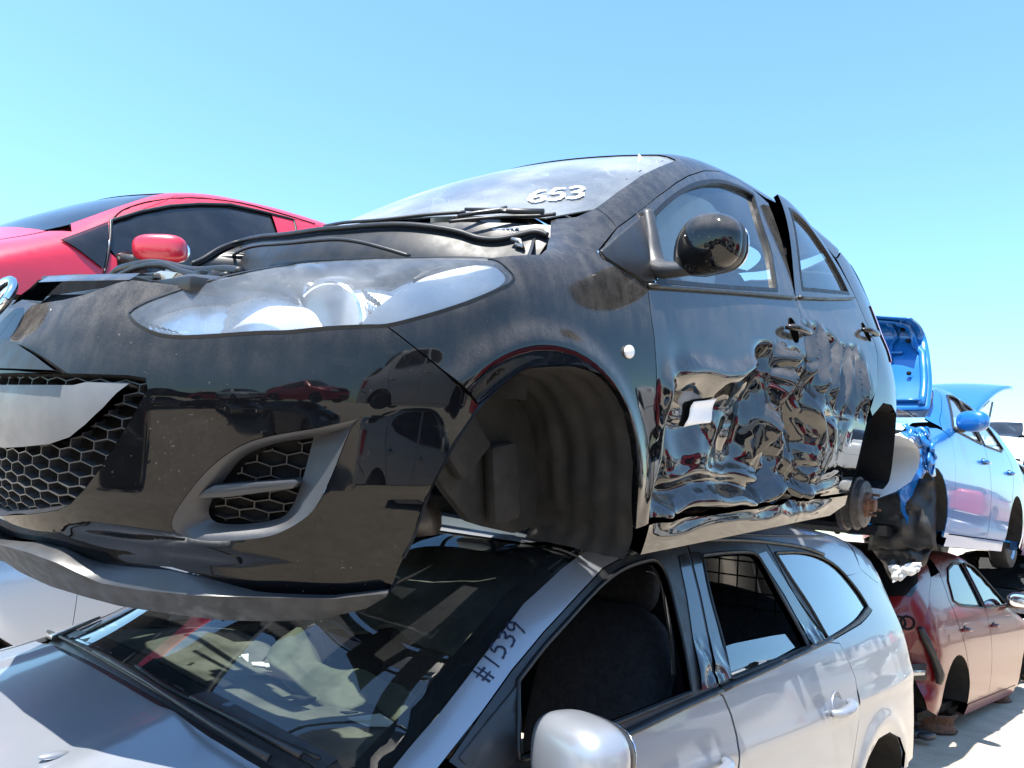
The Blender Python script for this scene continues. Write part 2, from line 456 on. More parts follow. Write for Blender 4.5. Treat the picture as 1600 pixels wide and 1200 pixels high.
def paint(name, col, metallic=0., rough=.3, coat=1., dust=.2, lo=.02, hi=.32, specks=.5, flake=False, drough=.5, spec=.5, cior=1.5):
    """car paint; dust lies on the faces that look upwards, splashes everywhere"""
    m, nt, bs = newmat(name)
    g = N(nt, 'ShaderNodeNewGeometry'); sp = N(nt, 'ShaderNodeSeparateXYZ'); nt.links.new(g.outputs['Normal'], sp.inputs[0])
    upm = ramp(nt, sp.outputs[2], lo, hi)
    n1 = noise(nt, 3.2, 5, .6); n2 = noise(nt, 26, 4, .6); n3 = noise(nt, 260, 2, .5)
    a = mathn(nt, 'MULTIPLY', upm, ramp(nt, n1, .25, .75, .75, 1.15))
    a = mathn(nt, 'MULTIPLY', a, ramp(nt, n2, .3, .7, .75, 1.2))
    a = mathn(nt, 'MULTIPLY', a, ramp(nt, n3, .3, .7, .8, 1.2))
    tc = N(nt, 'ShaderNodeTexCoord'); mp_ = N(nt, 'ShaderNodeMapping'); mp_.inputs['Scale'].default_value = (28, 28, 2.2); nt.links.new(tc.outputs['Object'], mp_.inputs[0])
    a = mathn(nt, 'MULTIPLY', a, ramp(nt, noise(nt, 1., 4, .6, mp_.outputs[0]), .3, .7, .7, 1.3))     # rain streaks
    a = mathn(nt, 'MULTIPLY', a, dust)
    spk = mathn(nt, 'MULTIPLY', ramp(nt, noise(nt, 140, 2, .4), .70, .78), ramp(nt, noise(nt, 5, 3), .45, .65, 0., specks))
    strk = mathn(nt, 'MULTIPLY', ramp(nt, noise(nt, 9, 6, .7, None, 1.5), .55, .8, 0., 1.), .05*specks)
    f = mathn(nt, 'ADD', mathn(nt, 'MAXIMUM', a, mathn(nt, 'MULTIPLY', spk, .5)), strk, clamp=True)
    bc = mixc(nt, f, col, DUST); nt.links.new(bc, bs.inputs['Base Color'])
    mt = mathn(nt, 'MULTIPLY', mathn(nt, 'SUBTRACT', 1., f), metallic, clamp=True); nt.links.new(mt, bs.inputs['Metallic'])
    bs.inputs['Roughness'].default_value = rough
    cw = mathn(nt, 'MULTIPLY', mathn(nt, 'SUBTRACT', 1., mathn(nt, 'MULTIPLY', f, 1.1, clamp=True), clamp=True), coat, clamp=True)
    nt.links.new(cw, bs.inputs['Coat Weight'])
    nt.links.new(mathn(nt, 'ADD', mathn(nt, 'MULTIPLY', f, drough, clamp=True), ramp(nt, noise(nt, 7, 5, .65), .35, .7, .012, .06)), bs.inputs['Coat Roughness'])
    bs.inputs['Coat IOR'].default_value = cior; bs.inputs['Specular IOR Level'].default_value = spec
    return m
def plain(name, col, rough=.5, metallic=0., var=.25, scale=18., bmp=0., bscale=200., dust=0.):
    m, nt, bs = newmat(name)
    n1 = noise(nt, scale, 5, .6)
    d = tuple(c*(1-var) for c in col); l = tuple(min(1, c*(1+var)) for c in col)
    c = mixc(nt, ramp(nt, n1, .3, .7), d, l)
    if dust:
        g = N(nt, 'ShaderNodeNewGeometry'); sp = N(nt, 'ShaderNodeSeparateXYZ'); nt.links.new(g.outputs['Normal'], sp.inputs[0])
        u = mathn(nt, 'MULTIPLY', ramp(nt, sp.outputs[2], -.1, .7), ramp(nt, noise(nt, 9, 5, .65), .3, .7, .35*dust, dust), clamp=True)
        c = mixc(nt, u, c, DUST)
    nt.links.new(c, bs.inputs['Base Color'])
    bs.inputs['Metallic'].default_value = metallic
    nt.links.new(ramp(nt, noise(nt, scale*2.3, 3), .3, .7, rough*.85, min(1, rough*1.15)), bs.inputs['Roughness'])
    if bmp: bump(nt, bs, noise(nt, bscale, 3), bmp, .002)
    return m
def glass(name, tint=(.8, .9, .88), refl=1.0, dirt=.12, dscale=3.):
    m, nt, bs = newmat(name); nt.nodes.remove(bs); out = nt.nodes['Material Output']
    tr = N(nt, 'ShaderNodeBsdfTransparent'); tr.inputs[0].default_value = (*tint, 1)
    gl = N(nt, 'ShaderNodeBsdfGlossy'); gl.inputs['Roughness'].default_value = .01
    fr = N(nt, 'ShaderNodeFresnel'); fr.inputs[0].default_value = 1.5
    mx = N(nt, 'ShaderNodeMixShader'); nt.links.new(mathn(nt, 'MULTIPLY', fr.outputs[0], refl*1.5, clamp=True), mx.inputs[0])
    nt.links.new(tr.outputs[0], mx.inputs[1]); nt.links.new(gl.outputs[0], mx.inputs[2])
    df = N(nt, 'ShaderNodeBsdfDiffuse'); df.inputs[0].default_value = (.44, .46, .48, 1)
    m2 = N(nt, 'ShaderNodeMixShader')
    n1 = ramp(nt, noise(nt, dscale, 6, .6), .3, .75, .35, 1.2); n2 = ramp(nt, noise(nt, 120, 3, .6), .66, .74, 0., .35)
    nt.links.new(mathn(nt, 'ADD', mathn(nt, 'MULTIPLY', n1, dirt), mathn(nt, 'MULTIPLY', n2, dirt*3), clamp=True), m2.inputs[0])
    nt.links.new(mx.outputs[0], m2.inputs[1]); nt.links.new(df.outputs[0], m2.inputs[2]); nt.links.new(m2.outputs[0], out.inputs[0])
    return m
M = {}
M['black'] = paint('black_paint', (.003, .0033, .0042), 0, .3, 1., .13, -.03, .30, .45, spec=.0, cior=1.45)
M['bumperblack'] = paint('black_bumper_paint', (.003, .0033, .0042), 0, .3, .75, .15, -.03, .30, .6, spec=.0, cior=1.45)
M['black_boosted'] = paint('black_paint_boosted_reflection', (.003, .0033, .0042), 0, .3, 1., .13, -.03, .30, .35, spec=.0, cior=1.75)  # same black as the body, coat boosted so door and sill reflections look brighter
M['silver'] = paint('silver_paint', (.29, .312, .35), .55, .36, .6, .06, .1, .6, .15)
M['red'] = paint('red_paint', (.56, .016, .04), .1, .35, .8, .04, .2, .8, .3)
M['dred'] = paint('dark_red_paint', (.12, .0035, .007), .0, .3, .35, .04, .2, .8, .3)
M['blue'] = paint('blue_paint', (.004, .12, .38), .15, .3, .7, .03, .2, .8, .2)
M['white'] = paint('white_paint', (.75, .75, .74), 0, .3, 1., .05, .2, .8, .2)
M['grey'] = paint('grey_paint', (.16, .16, .17), .5, .3, 1., .1, .2, .8, .2)
M['gold'] = paint('beige_paint', (.42, .38, .31), .5, .3, 1., .1, .2, .8, .2)
M['plastic'] = plain('grey_plastic', (.030, .031, .034), .40, 0, .15, 12, .06, 500, .06)
M['platebar_lit'] = plain('grey_plate_bar_lit', (.10, .103, .11), .42, 0, .15, 10, .06, 500, .1)  # grey plastic made lighter here, the sun's brightness put into its colour
M['dplastic'] = plain('dark_plastic', (.013, .013, .0145), .42, 0, .2, 12, .05, 500, .035)
M['liner'] = plain('wheel_liner_felt', (.0075, .007, .0065), .8, 0, .35, 7, .12, 220, .1)
M['rubber'] = plain('black_rubber', (.007, .007, .0075), .5, 0, .2, 10)
M['dark'] = plain('dark_interior', (.010, .010, .011), .8, 0, .2, 8)
M['dark'].node_tree.nodes['Principled BSDF'].inputs['Specular IOR Level'].default_value = .1
M['void'] = plain('recess_shade', (.0015, .0015, .0015), 1., 0, .1)
M['void'].node_tree.nodes['Principled BSDF'].inputs['Specular IOR Level'].default_value = 0
M['seat'] = plain('seat_fabric', (.022, .022, .026), .9, 0, .25, 30)
M['chrome'] = plain('chrome', (.75, .76, .78), .08, 1., .04, 6)
M['reflector'] = plain('lamp_reflector', (.82, .83, .85), .12, 1., .04, 20)
M['bezel'] = plain('lamp_bezel', (.42, .43, .45), .2, .8, .1, 8)
M['housing'] = plain('lamp_housing_chrome', (.86, .87, .88), .30, .45, .04, 30)
M['whitelens'] = plain('white_lens', (.72, .73, .74), .25, 0, .06, 12)
M['metal'] = plain('bare_metal', (.34, .33, .32), .38, .9, .25, 20, .05)
M['rust'] = plain('rusty_metal', (.12, .058, .034), .75, .3, .5, 40, .2, 120)
M['castiron'] = plain('drum_iron', (.085, .075, .068), .55, .6, .35, 24, .12, 160)
M['cloth'] = plain('airbag_cloth', (.075, .078, .056), .9, 0, .3, 9)
M['wcloth'] = plain('white_airbag_cloth', (.55, .54, .52), .9, 0, .12, 7)
M['ink'] = plain('marker_ink', (.008, .010, .03), .4, 0, .1)
M['wpaint'] = plain('white_marker_paint', (.82, .82, .78), .6, 0, .08, 60)
M['paper'] = plain('white_paper', (.80, .80, .80), .8, 0, .04, 20)
M['glass'] = glass('side_glass', (.80, .88, .88), 1., .05)
M['screen'] = glass('windscreen_glass', (.62, .72, .72), 1., .42, 2.2)
M['tint'] = glass('tinted_glass', (.09, .10, .11), 1., .04)
M['lens'] = glass('clear_lens', (.95, .96, .97), 1., .20, 9.)
M['amber'] = plain('brown_felt', (.10, .075, .05), .9, 0, .3, 20)
# ------------------------------------------------------------ ground
def make_ground():
    m, nt, bs = newmat('sandy_ground')
    tc = N(nt, 'ShaderNodeTexCoord'); v = tc.outputs['Object']
    n1 = noise(nt, .35, 6, .6, v); n2 = noise(nt, 4., 6, .65, v); n3 = noise(nt, 45, 5, .7, v)
    c = mixc(nt, ramp(nt, n1, .3, .7), (.46, .385, .295), (.58, .50, .39))
    c = mixc(nt, ramp(nt, n2, .35, .75, 0., .6), c, (.33, .265, .19))
    c = mixc(nt, ramp(nt, n3, .55, .72, 0., .6), c, (.24, .20, .155))
    nt.links.new(c, bs.inputs['Base Color']); bs.inputs['Roughness'].default_value = .95
    bump(nt, bs, mathn(nt, 'ADD', mathn(nt, 'MULTIPLY', n2, .5), n3), .6, .03)
    # one sheet: fine near the camera, coarse to the horizon
    xs = np.concatenate([[-1500, -400, -120, -60, -35], np.arange(-25, 18.01, .35), [24, 40, 80, 300, 1500]])
    ys = np.concatenate([[-1500, -400, -120, -50, -25], np.arange(-12, 13.01, .35), [24, 40, 80, 300, 1500]])
    X, Y = np.meshgrid(xs, ys, indexing='ij')
    Z = .035*noise2(X*.5, Y*.5, 3)+.02*noise2(X*1.7, Y*1.7, 4)+.012*noise2(X*4, Y*4, 5)-.02
    Z = Z*np.exp(-((X**2+Y**2)/40**2))
    o = grid_obj('ground', np.stack([X, Y, Z], 2), m); o['kind'] = 'structure'
make_ground()
# ------------------------------------------------------------ black hatchback, on top of the silver estate
MZM = Matrix(((.99349, -.00809, .11365, -.0369), (0, .99748, .071, -.0331), (-.11394, -.07054, .99098, 1.2029), (0, 0, 0, 1)))
MZ = Hull(MZM, ([.1, .2, .3, .45, .6, .72, .82, .90, .97, 1.05, 1.2, 1.35, 1.5], [.77, .80, .825, .838, .841, .831, .809, .786, .755, .725, .665, .595, .51]),
          ([.9, .6, .4, .2, 0, -.5, -1.2, -2.0, -2.5, -2.9, -3.2], [-.10, -.055, -.025, -.006, 0, 0, 0, 0, -.008, -.06, -.16]),
          ([.1, .17, .25, .35, .5, .62, .70, .78, .85, .95], [.66, .715, .775, .803, .803, .778, .745, .69, .60, .44]),
          ([.6, .4, .10, 0, -.3, -.6, -.95, -1.2, -1.5, -2.0, -2.5, -2.8, -3.0, -3.1], [.8, .88, .95, .995, 1.165, 1.32, 1.45, 1.495, 1.515, 1.50, 1.43, 1.35, 1.1, .9]))
M['spoil'] = plain('scuffed_black_plastic', (.014, .014, .014), .65, 0, .4, 14, .1, 200, .02)
M['bulk'] = plain('sound_deadening', (.009, .009, .010), .5, 0, .4, 9, .1, 60)
def build_mazda():
    R = empty('black_hatchback', MZM, label='dented black hatchback without bonnet or wheels, stacked on the silver estate', category='car')
    H = MZ; K = M['black']; cu = H.R*math.pi/2
    A = lambda *p: np.array(p, float)
    U = lambda pts: H.uv(np.array(pts, float))
    S = lambda pts: H.chart(H.side(np.array(pts, float)))
    T = lambda pts: H.chart(np.array([(x, y, H.zt(np.array([x+.45*y*y]))[0]-.05*y*y) for x, y in pts]))
    def CEN(z): return np.array([[cu, math.atan2(z-H.zc, H.xf(np.array([z]))[0]-H.xc)*H.R]])
    # --- crash damage of the left flank: a long hollow, a crushed pillar line and a fan of folds
    def flank(P):
        x, z = P[:, 0], P[:, 2]
        w1 = noise2(x*4.2, z*4.2, 11); w2 = noise2(x*4.6+7, z*4.6, 12); x2 = x+.045*w1; z2 = z+.04*w2
        zt_ = .635-.075*(x+.5)*sst(-.4, -.7, x)
        # hollow along the front door with a crisp upper fold
        bas = sst(-.47, -.58, x2)*sst(-1.66, -1.40, x2)*sst(zt_+.02, zt_-.12, z2)*sst(.22, .36, z2)
        d = -.062*bas
        d += bas*(.026*noise2(x*4.6+1.2*w2, z*6.2+1.2*w1, 41)+.010*noise2(x*10+w1, z*12+w2, 42))
        d += .014*np.exp(-((z2-zt_-.02)/.03)**2)*sst(-.46, -.58, x)*sst(-1.30, -1.1, x)        # rolled edge over it
        d += .020*np.exp(-((x2+.485)/.030)**2-((z2-.60)/.06)**2)-.022*np.exp(-((x2+.55)/.04)**2-((z-.46)/.16)**2)
        # tent fold at the rear of the front door
        xr_ = -1.27-.10*(z-.78)/.3+.02*w1; env = sst(.80, .74, z)*sst(.34, .50, z)
        d += env*(.062*np.exp(-np.abs(x-xr_)/.040)-.050*np.exp(-((x-xr_-.12)/.06)**2)-.055*np.exp(-((x-xr_+.11)/.05)**2))
        zn = sst(-1.12, -1.22, x2)*sst(-1.70, -1.58, x2)*sst(.80, .70, z2)*sst(.22, .32, z2)
        d += zn*(.066*(np.abs(noise2(x*6.5+1.3*w2, z*4.2+1.1*w1, 23))-.33)+.006*(np.abs(noise2(x*17+w1, z*14+w2, 24))-.3))
        # knife crease where the doors meet, then the crushed foot of the pillar
        d -= sst(.80, .66, z)*sst(.18, .30, z)*.060*np.exp(-np.abs(x2+1.47)/.075)
        ft = np.exp(-((x2+1.42)/.17)**2-((z2-.38)/.10)**2)
        d += ft*(.070*(np.abs(noise2(x*9+w1, z*9+w2, 21))-.30)+.010*(np.abs(noise2(x*18+w2, z*16, 22))-.30))
        # fan of sharp folds on the rear door, running up to its handle
        m = sst(-1.50, -1.60, x)*sst(-2.28, -2.10, x-.30*(z-.7))*sst(.56, .68, z2)*sst(.91, .84, z2-.10*(x+1.9))
        sx = x+.42*(z-.7)
        r = 1.05-np.sqrt(np.sin(sx*24+1.5*w1+.9*noise2(x*9, z*4, 9))**2+.012)
        d += m*(.066*r**1.4-.040+.006*noise2(x*24, z*10, 8))
        mr = sst(-1.50, -1.66, x)*sst(-2.02, -1.80, x)*np.exp(-((z2-.56)/.09)**2); d += mr*(.040*(np.abs(noise2(x*8+w2, z*10, 51))-.4))
        # lower edge and sill: long horizontal buckles
        lw = sst(.20, .25, z2)*sst(.37, .30, z2)*sst(-.50, -.62, x)*sst(-1.95, -1.6, x)
        d += lw*(.016*np.sin(z*70+3*noise2(x*5, z*3, 7))+.012*noise2(x*9, z*12, 31))
        d += .0022*noise2(x*3.1, z*4.0, 61)*sst(.80, .68, z)*sst(-.42, -.55, x)
        return d
    def rdoor(P): 
        return flank(P)+.044*sst(.95, 1.42, P[:, 2])*sst(-2.45, -1.7, P[:, 0])
    # ---------------- outlines traced on the body
    HL_TOP = [(200, 490), (219, 475), (250, 462), (291, 448), (344, 433), (406, 420), (450, 414), (500, 408), (575, 404), (640, 402), (700, 401), (762, 403)]
    HL_TIP = [(781, 409), (800, 426), (805, 436)]
    HL_LOW = [(794, 448), (731, 475), (669, 495), (606, 511), (575, 512), (512, 515), (450, 521), (406, 522), (312, 528), (266, 528), (234, 520), (209, 505)]
    FOG = [(564, 652), (548, 672), (524, 732), (500, 784), (480, 808), (440, 832), (400, 842), (340, 846), (300, 842), (276, 832), (268, 818), (276, 796), (308, 752), (340, 720), (380, 694), (424, 680), (500, 667)]
    GR_SIDE = [(227, 591), (230, 607), (213, 640), (187, 683), (160, 727), (133, 763), (110, 787), (90, 797), (50, 803), (0, 806)]
    GR_TOP = [(0, 584), (100, 584), (200, 587)]
    ARCH = [(748, 633), (804, 586), (840, 572), (872, 569), (904, 572), (936, 586), (960, 612), (976, 644), (986, 688), (991, 740), (992, 792), (993, 827)]
    ARCH_F = [(748, 633), (708, 692), (676, 756), (660, 812), (636, 872), (608, 924)]
    SEAM = [(606, 511), (650, 545), (709, 595), (748, 633)]
    LIP_A = [(0, 838), (60, 846), (103, 856), (137, 873), (162, 881), (219, 887), (266, 891), (310, 901), (350, 911), (400, 924), (440, 931), (520, 934), (608, 924)]
    # ---------------- front bumper (both halves, one skin)
    slot = [(23, 482), (53, 476), (100, 468), (133, 460), (160, 450), (183, 442), (203, 437)]
    hlw = [(292, 447), (250, 462), (219, 475), (200, 490)]+HL_LOW[::-1][:9]
    top = U(slot+hlw+SEAM[:-1]+ARCH_F+LIP_A[::-1])
    zt_, zb_ = .672, .222
    gl = U(GR_TOP+GR_SIDE)
    out = np.vstack([CEN(zt_), top, CEN(zb_), CEN(.262), gl[::-1], CEN(.548)])
    def bump_d(P):
        # sharp lower sculpt edge round the fog lamp, tucked-in air dam below it
        z, y = P[:, 2], np.abs(P[:, 1]); e = .275+.10*sst(.55, .80, y)
        d = -.011*sst(e+.004, e-.022, z)*sst(.30, .42, y)*sst(.185, .225, z)
        # plate-holder swelling over the grille
        d += .010*np.exp(-((z-.60)/.035)**2)*sst(.26, .12, y)
        return d
    q = H.panel
    def both(name, outline, mat, holes=(), **kw):
        a, b = q(name, outline, mat, R, holes=holes, mirror=True, **kw)
        bm = bmesh.new(); bm.from_mesh(a.data); bm.from_mesh(b.data)
        n1 = [tuple(v.vector) for v in a.data.corner_normals]; n2 = [tuple(v.vector) for v in b.data.corner_normals]
        bm.to_mesh(a.data); bm.free(); a.data.normals_split_custom_set(n1+n2); bpy.data.objects.remove(b); return a
    fogu = U(smooth_loop(FOG, 4, sharp=(0,)))
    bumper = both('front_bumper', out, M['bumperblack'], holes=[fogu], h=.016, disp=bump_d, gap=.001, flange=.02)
    # lip of the bumper: sunlit ledge over an upright grey strip
    pa = H.cast(LIP_A); pa[0, 1] = 0; off = lambda p, o: p+np.c_[H.grad(p)[:, :2]*o, np.zeros(len(p))]
    def castoff(px, o):
        F0 = H.F; H.F = lambda P: F0(P)-o
        r = H.cast(px); del H.F; return r
    LB = [(-12, 852), (40, 862), (90, 880), (125, 897), (156, 911), (219, 922), (312, 931), (437, 934), (520, 936), (606, 927)]
    LC = [(-12, 868), (31, 894), (78, 916), (134, 933), (187, 947), (266, 959), (344, 969), (420, 971), (500, 968), (572, 951), (606, 931)]
    pb = castoff(LB, .050); pb[0, 1] = 0; pc = castoff(LC, .046); pc[0, 1] = 0
    loft('bumper_lip', [pa, .5*(resamp(pa, 60)+resamp(pb, 60))+[0, 0, .006], pb], M['plastic'], R, closed=False, n=60, mirror=True, sharp=50)
    loft('bumper_spoiler', [pb, pb*.5+resamp(pc, len(pb))*.5+[.004, .002, 0], pc, pc-[.05, .03, -.015], pc-[.16, .05, -.03]], M['spoil'], R, closed=False, n=60, mirror=True, sharp=50)
    # lower grille
    GP = np.vstack([CEN(.262), gl[::-1], CEN(.548)]); GPm = GP.copy(); GPm[:, 0] = 2*cu-GPm[:, 0]
    full = np.vstack([GP, GPm[::-1][1:-1]])
    full = np.vstack([gl[::-1], np.c_[2*cu-gl[:, 0], gl[:, 1]]])
    PLATE = [(0, 601), (110, 601), (130, 596), (199, 597), (180, 613), (160, 637), (133, 663), (107, 683), (73, 694), (33, 698), (0, 700)]
    pl = U(PLATE); plf = np.vstack([pl, np.c_[2*cu-pl[::-1, 0], pl[::-1, 1]]])
    hexmesh(H, 'lower_grille', full, .064, .0235, -.020, M['plastic'], R, w=.0011, depth=.02, cut=[inset(dens(plf, .02), .006)])
    q('plate_bar', plf, M['platebar_lit'], R, h=.03, gap=0, flange=.03, disp=lambda P: -.012+.012*np.exp(-((P[:, 2]-.47)/.08)**2))
    q('grille_backing', inset(dens(full, .03), -.01), M['dark'], R, h=.06, off=-.07, flange=0)
    loft('grille_rim', [H.lift(full), H.lift(inset(dens(full, .02), .004))-H.grad(H.lift(inset(dens(full, .02), .004)))*.03], M['dplastic'], R, n=160)
    # plate-holder recess above the grille
    q('plate_holder', np.vstack([U([(0, 534), (20, 534), (40, 542), (67, 560), (97, 582)]), np.c_[2*cu-U([(97, 582), (67, 560), (40, 542), (20, 534), (0, 534)])[:, 0], U([(97, 582), (67, 560), (40, 542), (20, 534), (0, 534)])[:, 1]]]), M['dplastic'], R, h=.02, off=.016, flange=.02, gap=0)
    # upper slot and its trim
    SL = [(26, 481), (53, 475), (100, 467), (133, 459), (160, 449), (183, 441), (150, 440), (63, 440), (37, 460)]
    q('upper_grille_slot', U(SL), M['dark'], R, h=.03, off=-.035, flange=0, gap=0)
    tr = H.cast([(22, 476), (37, 459), (63, 440), (110, 438), (160, 437), (205, 436)])
    trn = tr+H.grad(tr)*.006
    loft('slot_trim', [trn-[0, 0, .006], trn+[-.02, 0, .010], trn+[-.06, 0, .012]], K, R, closed=False, n=30)
    box('grille_top_cover', (.60, 0, .672), (.16, .72, .06), M['dplastic'], R, bevel=.02)
    tr0 = H.cast(slot+[(250, 441), (292, 447)]); loft('upper_grille_shelf', [tr0-H.grad(tr0)*.004, tr0+[-.05, -.01, .0], tr0+[-.13, -.03, .035]], M['dplastic'], R, closed=False, n=40, mirror=True)
    # emblem: chrome ring with a winged mark
    ec = A(.785, 0, .694); ex = A(0, 1, 0); ey = A(-.42, 0, .9)
    ell = lambda s, o=0.: [ec+A(.012+o, 0, 0)+ex*.070*s*math.cos(t)+ey*.052*s*math.sin(t) for t in np.linspace(0, 2*math.pi, 40, endpoint=False)]
    em = tube('emblem', ell(1), .0085, M['chrome'], R, n=8, closed=True)
    tube('emblem_wing', [ec+A(.014, 0, 0)+ex*p[0]+ey*p[1] for p in [(-.058, .030), (-.035, .018), (-.015, -.006), (0, -.018), (.015, -.006), (.035, .018), (.058, .030)]], .006, M['chrome'], em, smooth_sub=4)
    prism('emblem_plate', ell(.95, -.012), (.004, 0, 0), M['dplastic'], em, bevel=0)
    # fog lamp surround: a bowl with a mesh floor and a fin
    for sgn in (1, -1):
        mm = (lambda P: np.asarray(P)*[1, sgn, 1])
        fo = H.lift(inset(dens(fogu, .01), .0015)); g = H.grad(fo)
        INN = [(490, 684), (472, 752), (456, 792), (436, 810), (380, 819), (338, 816), (326, 800), (334, 776), (358, 740), (384, 712), (430, 693)]
        fi0 = castoff(smooth_loop(INN, 4, sharp=(0,)), -.045)
        fm = castoff(smooth_loop([(546, 668), (508, 752), (472, 804), (436, 826), (380, 834), (310, 834), (286, 818), (300, 778), (345, 728), (392, 698), (450, 684)], 4, sharp=(0,)), -.004)
        fog = loft('fog_lamp_surround', [mm(fo-g*.012), mm(fo+g*.002), mm(fm), mm(fi0)], M['plastic'], R, n=88, sharp=55, flip=sgn < 0)
        iu = H.chart(fi0)
        if sgn > 0: hexmesh(H, 'fog_lamp_mesh', iu, .054, .022, -.046, M['dplastic'], fog, w=.0011, depth=.012)
        bk = q('fog_lamp_backing', iu, M['dark'], fog, h=.05, off=-.060, flange=0, gap=-.03)
        fin = castoff([(302, 780), (318, 766), (334, 758), (400, 753), (460, 749), (467, 754), (457, 764), (410, 770), (360, 777)], -.012)
        o = prism('fog_lamp_fin', mm(fin), (-.04, -.03*sgn, 0), M['plastic'], fog, bevel=.004)
        if sgn < 0: bk.scale = (1, -1, 1)
    # ---------------- headlights
    hlo = U(smooth_loop(HL_TOP+HL_TIP+HL_LOW, 3))
    IND = [(566, 503), (606, 464), (644, 439), (669, 426), (716, 413), (755, 408), (778, 413), (794, 430), (786, 443), (731, 469), (669, 489), (606, 505)]
    for sgn in (1, -1):
        mm = (lambda P: np.asarray(P)*[1, sgn, 1])
        hl = empty('headlight'); hl.parent = R
        def flipo(o):
            if sgn < 0: o.scale = (1, -1, 1)
            return o
        flipo(q('lens', hlo, M['lens'], hl, h=.02, off=.001, flange=.012))
        flipo(q('lamp_housing', hlo, M['housing'], hl, h=.012, disp=lambda P: -.060+.020*np.abs(np.sin(P[:, 0]*26+P[:, 2]*9))-.03*np.exp(-((P[:, 0]-.45)/.10)**2), flange=0))
        lo_ = dens(hlo, .02); p0 = H.lift(inset(lo_, .004)); p1 = H.lift(inset(lo_, .012)); 
        loft('bezel', [mm(p0-H.grad(p0)*.004), mm(p1-H.grad(p1)*.03), mm(p1-H.grad(p1)*.078)], M['bezel'], hl, n=120, flip=sgn < 0)
        loft('lamp_seal', [mm(H.lift(inset(lo_, -.001))+H.grad(p0)*.0005), mm(H.lift(inset(lo_, .0055))+H.grad(p0)*.003)], M['rubber'], hl, n=120)
        ind = q('indicator', U(smooth_loop(IND, 3)), M['whitelens'], hl, h=.02, off=-.010, flange=.05, gap=0); flipo(ind)
        # reflector bowls
        for px, rr, nm in (((505, 466), .066, 'main_reflector'), ((345, 487), .045, 'side_reflector')):
            c = H.cast([px])[0]; n_ = H.grad(c[None])[0]; ax = A(.93, .36, .06); c = c-n_*.085-ax*.045
            prof = [(.075*(t*t)*rr/.066-.02, .008+rr*t) for t in np.linspace(0, 1, 14)]
            prof += [(prof[-1][0]-.004, rr+.013)]
            lathe(nm, prof[::1], mm(c), mm(ax), M['reflector'], hl, n=40)
            lathe('bulb', [(0, .001), (0, .010), (.03, .011), (.04, .007), (.043, .001)], mm(c+ax*.0), mm(ax), M['whitelens'], hl, n=16)
        # ribs of the reflector seen through the lens
        for i in range(7):
            a0 = castoff([(218+9*i, 500+3*i), (232+9*i, 518+1*i)], -.03)
            tube('reflector_rib', mm(a0), .0022, M['chrome'], hl, n=6)
        for i in range(6):
            a0 = castoff([(566+5*i, 452+4*i), (574+5*i, 470+4*i), (578+4*i, 490+2*i)], -.035)
            tube('reflector_rib', mm(a0), .003, M['chrome'], hl, n=6)
        dk = castoff([(644, 436), (660, 424), (690, 414), (712, 413), (680, 420), (655, 434)], -.012)
        prism('lamp_mask', mm(dk), (-.02, -.02*sgn, -.01), M['dplastic'], hl, bevel=.002)
    # ---------------- fenders
    FEN = SEAM+ARCH[1:]+[(1015, 820), (1018, 783), (1022, 733), (1025, 683), (1025, 617), (1024, 550), (1018, 500), (1012, 450), (1005, 443), (941, 404), (934, 393), (964, 356), (930, 325), (900, 339), (869, 342), (860, 345), (859, 370), (853, 389), (844, 397), (800, 399), (762, 403)]+HL_TIP+HL_LOW[:3]
    def fen_d(P):
        x, z = P[:, 0], P[:, 2]; rr = np.hypot(x-.0, z-.29)
        d = .012*np.exp(-((rr-.38)/.035)**2)*sst(.2, .4, z)        # lip swelling over the arch
        d += sst(-.30, -.42, x)*flank(P)*.6
        return d
    fl = q('front_fender', U(FEN), K, R, h=.012, disp=fen_d, flange=.018); fr_ = q('front_fender', U(FEN), K, R, h=.04, flange=.018); fr_.scale = (1, -1, 1)
    rp = H.on([(981, 550)], .004)[0]; rn = H.grad(rp[None])[0]
    blob('side_repeater', rp, (.019, .010, .0165), M['whitelens'], fl, e=(2, 2), n=24)
    # ---------------- wheel arch liners
    for sgn in (1, -1):
        ar = H.cast(ARCH_F[::-1][1:]+ARCH[1:]+[(990, 850), (978, 874)])
        ar = resamp(smooth_loop(ar, 4, closed=False), 70); cen_ = A(0, 0, .30)
        cs = []
        ys = np.r_[0, np.linspace(.01, .31, 26)]
        for k, dy in enumerate(ys):
            p = ar.copy(); rel = p[:, [0, 2]]-[0, .33]; sc = .985-.05*dy/.4
            rib = .010*math.cos(dy*95)*min(1, dy/.04) if dy < .26 else 0
            rib *= 2.0
            p[:, [0, 2]] = [0, .33]+rel*(sc+rib*.5); p[:, 1] -= dy+.004
            # ragged lower ends
            p[:, 0] += .010*noise2(p[:, 1]*9, p[:, 2]*9, 61)+.004*noise2(p[:, 1]*30, p[:, 2]*22, 62)
            p[:, 2] += .006*noise2(p[:, 0]*11, p[:, 1]*12, 63)
            cs.append(p*[1, sgn, 1])
        ln = loft('wheel_arch_liner', cs, M['liner'], R, closed=False, n=70, sharp=70, flip=sgn > 0)
        wall = [(-.33, .21), (-.37, .35), (-.28, .54), (0, .63), (.24, .56), (.17, .46), (.06, .375), (0, .32), (-.09, .245), (-.16, .225), (-.27, .20)]
        prism('inner_wall', [(x, sgn*(.545+.012*math.sin(9*x)), z) for x, z in wall], (0, -.03*sgn, 0), M['liner'], ln, bevel=.008)
        box('liner_cover', (-.02, .565*sgn, .44), (.13, .035, .13), M['liner'], ln, bevel=.012, rot=Matrix.Rotation(.75, 3, 'Y'))
        box('liner_cover', (-.17, .565*sgn, .34), (.10, .04, .20), M['liner'], ln, bevel=.015, rot=Matrix.Rotation(.15, 3, 'Y'))
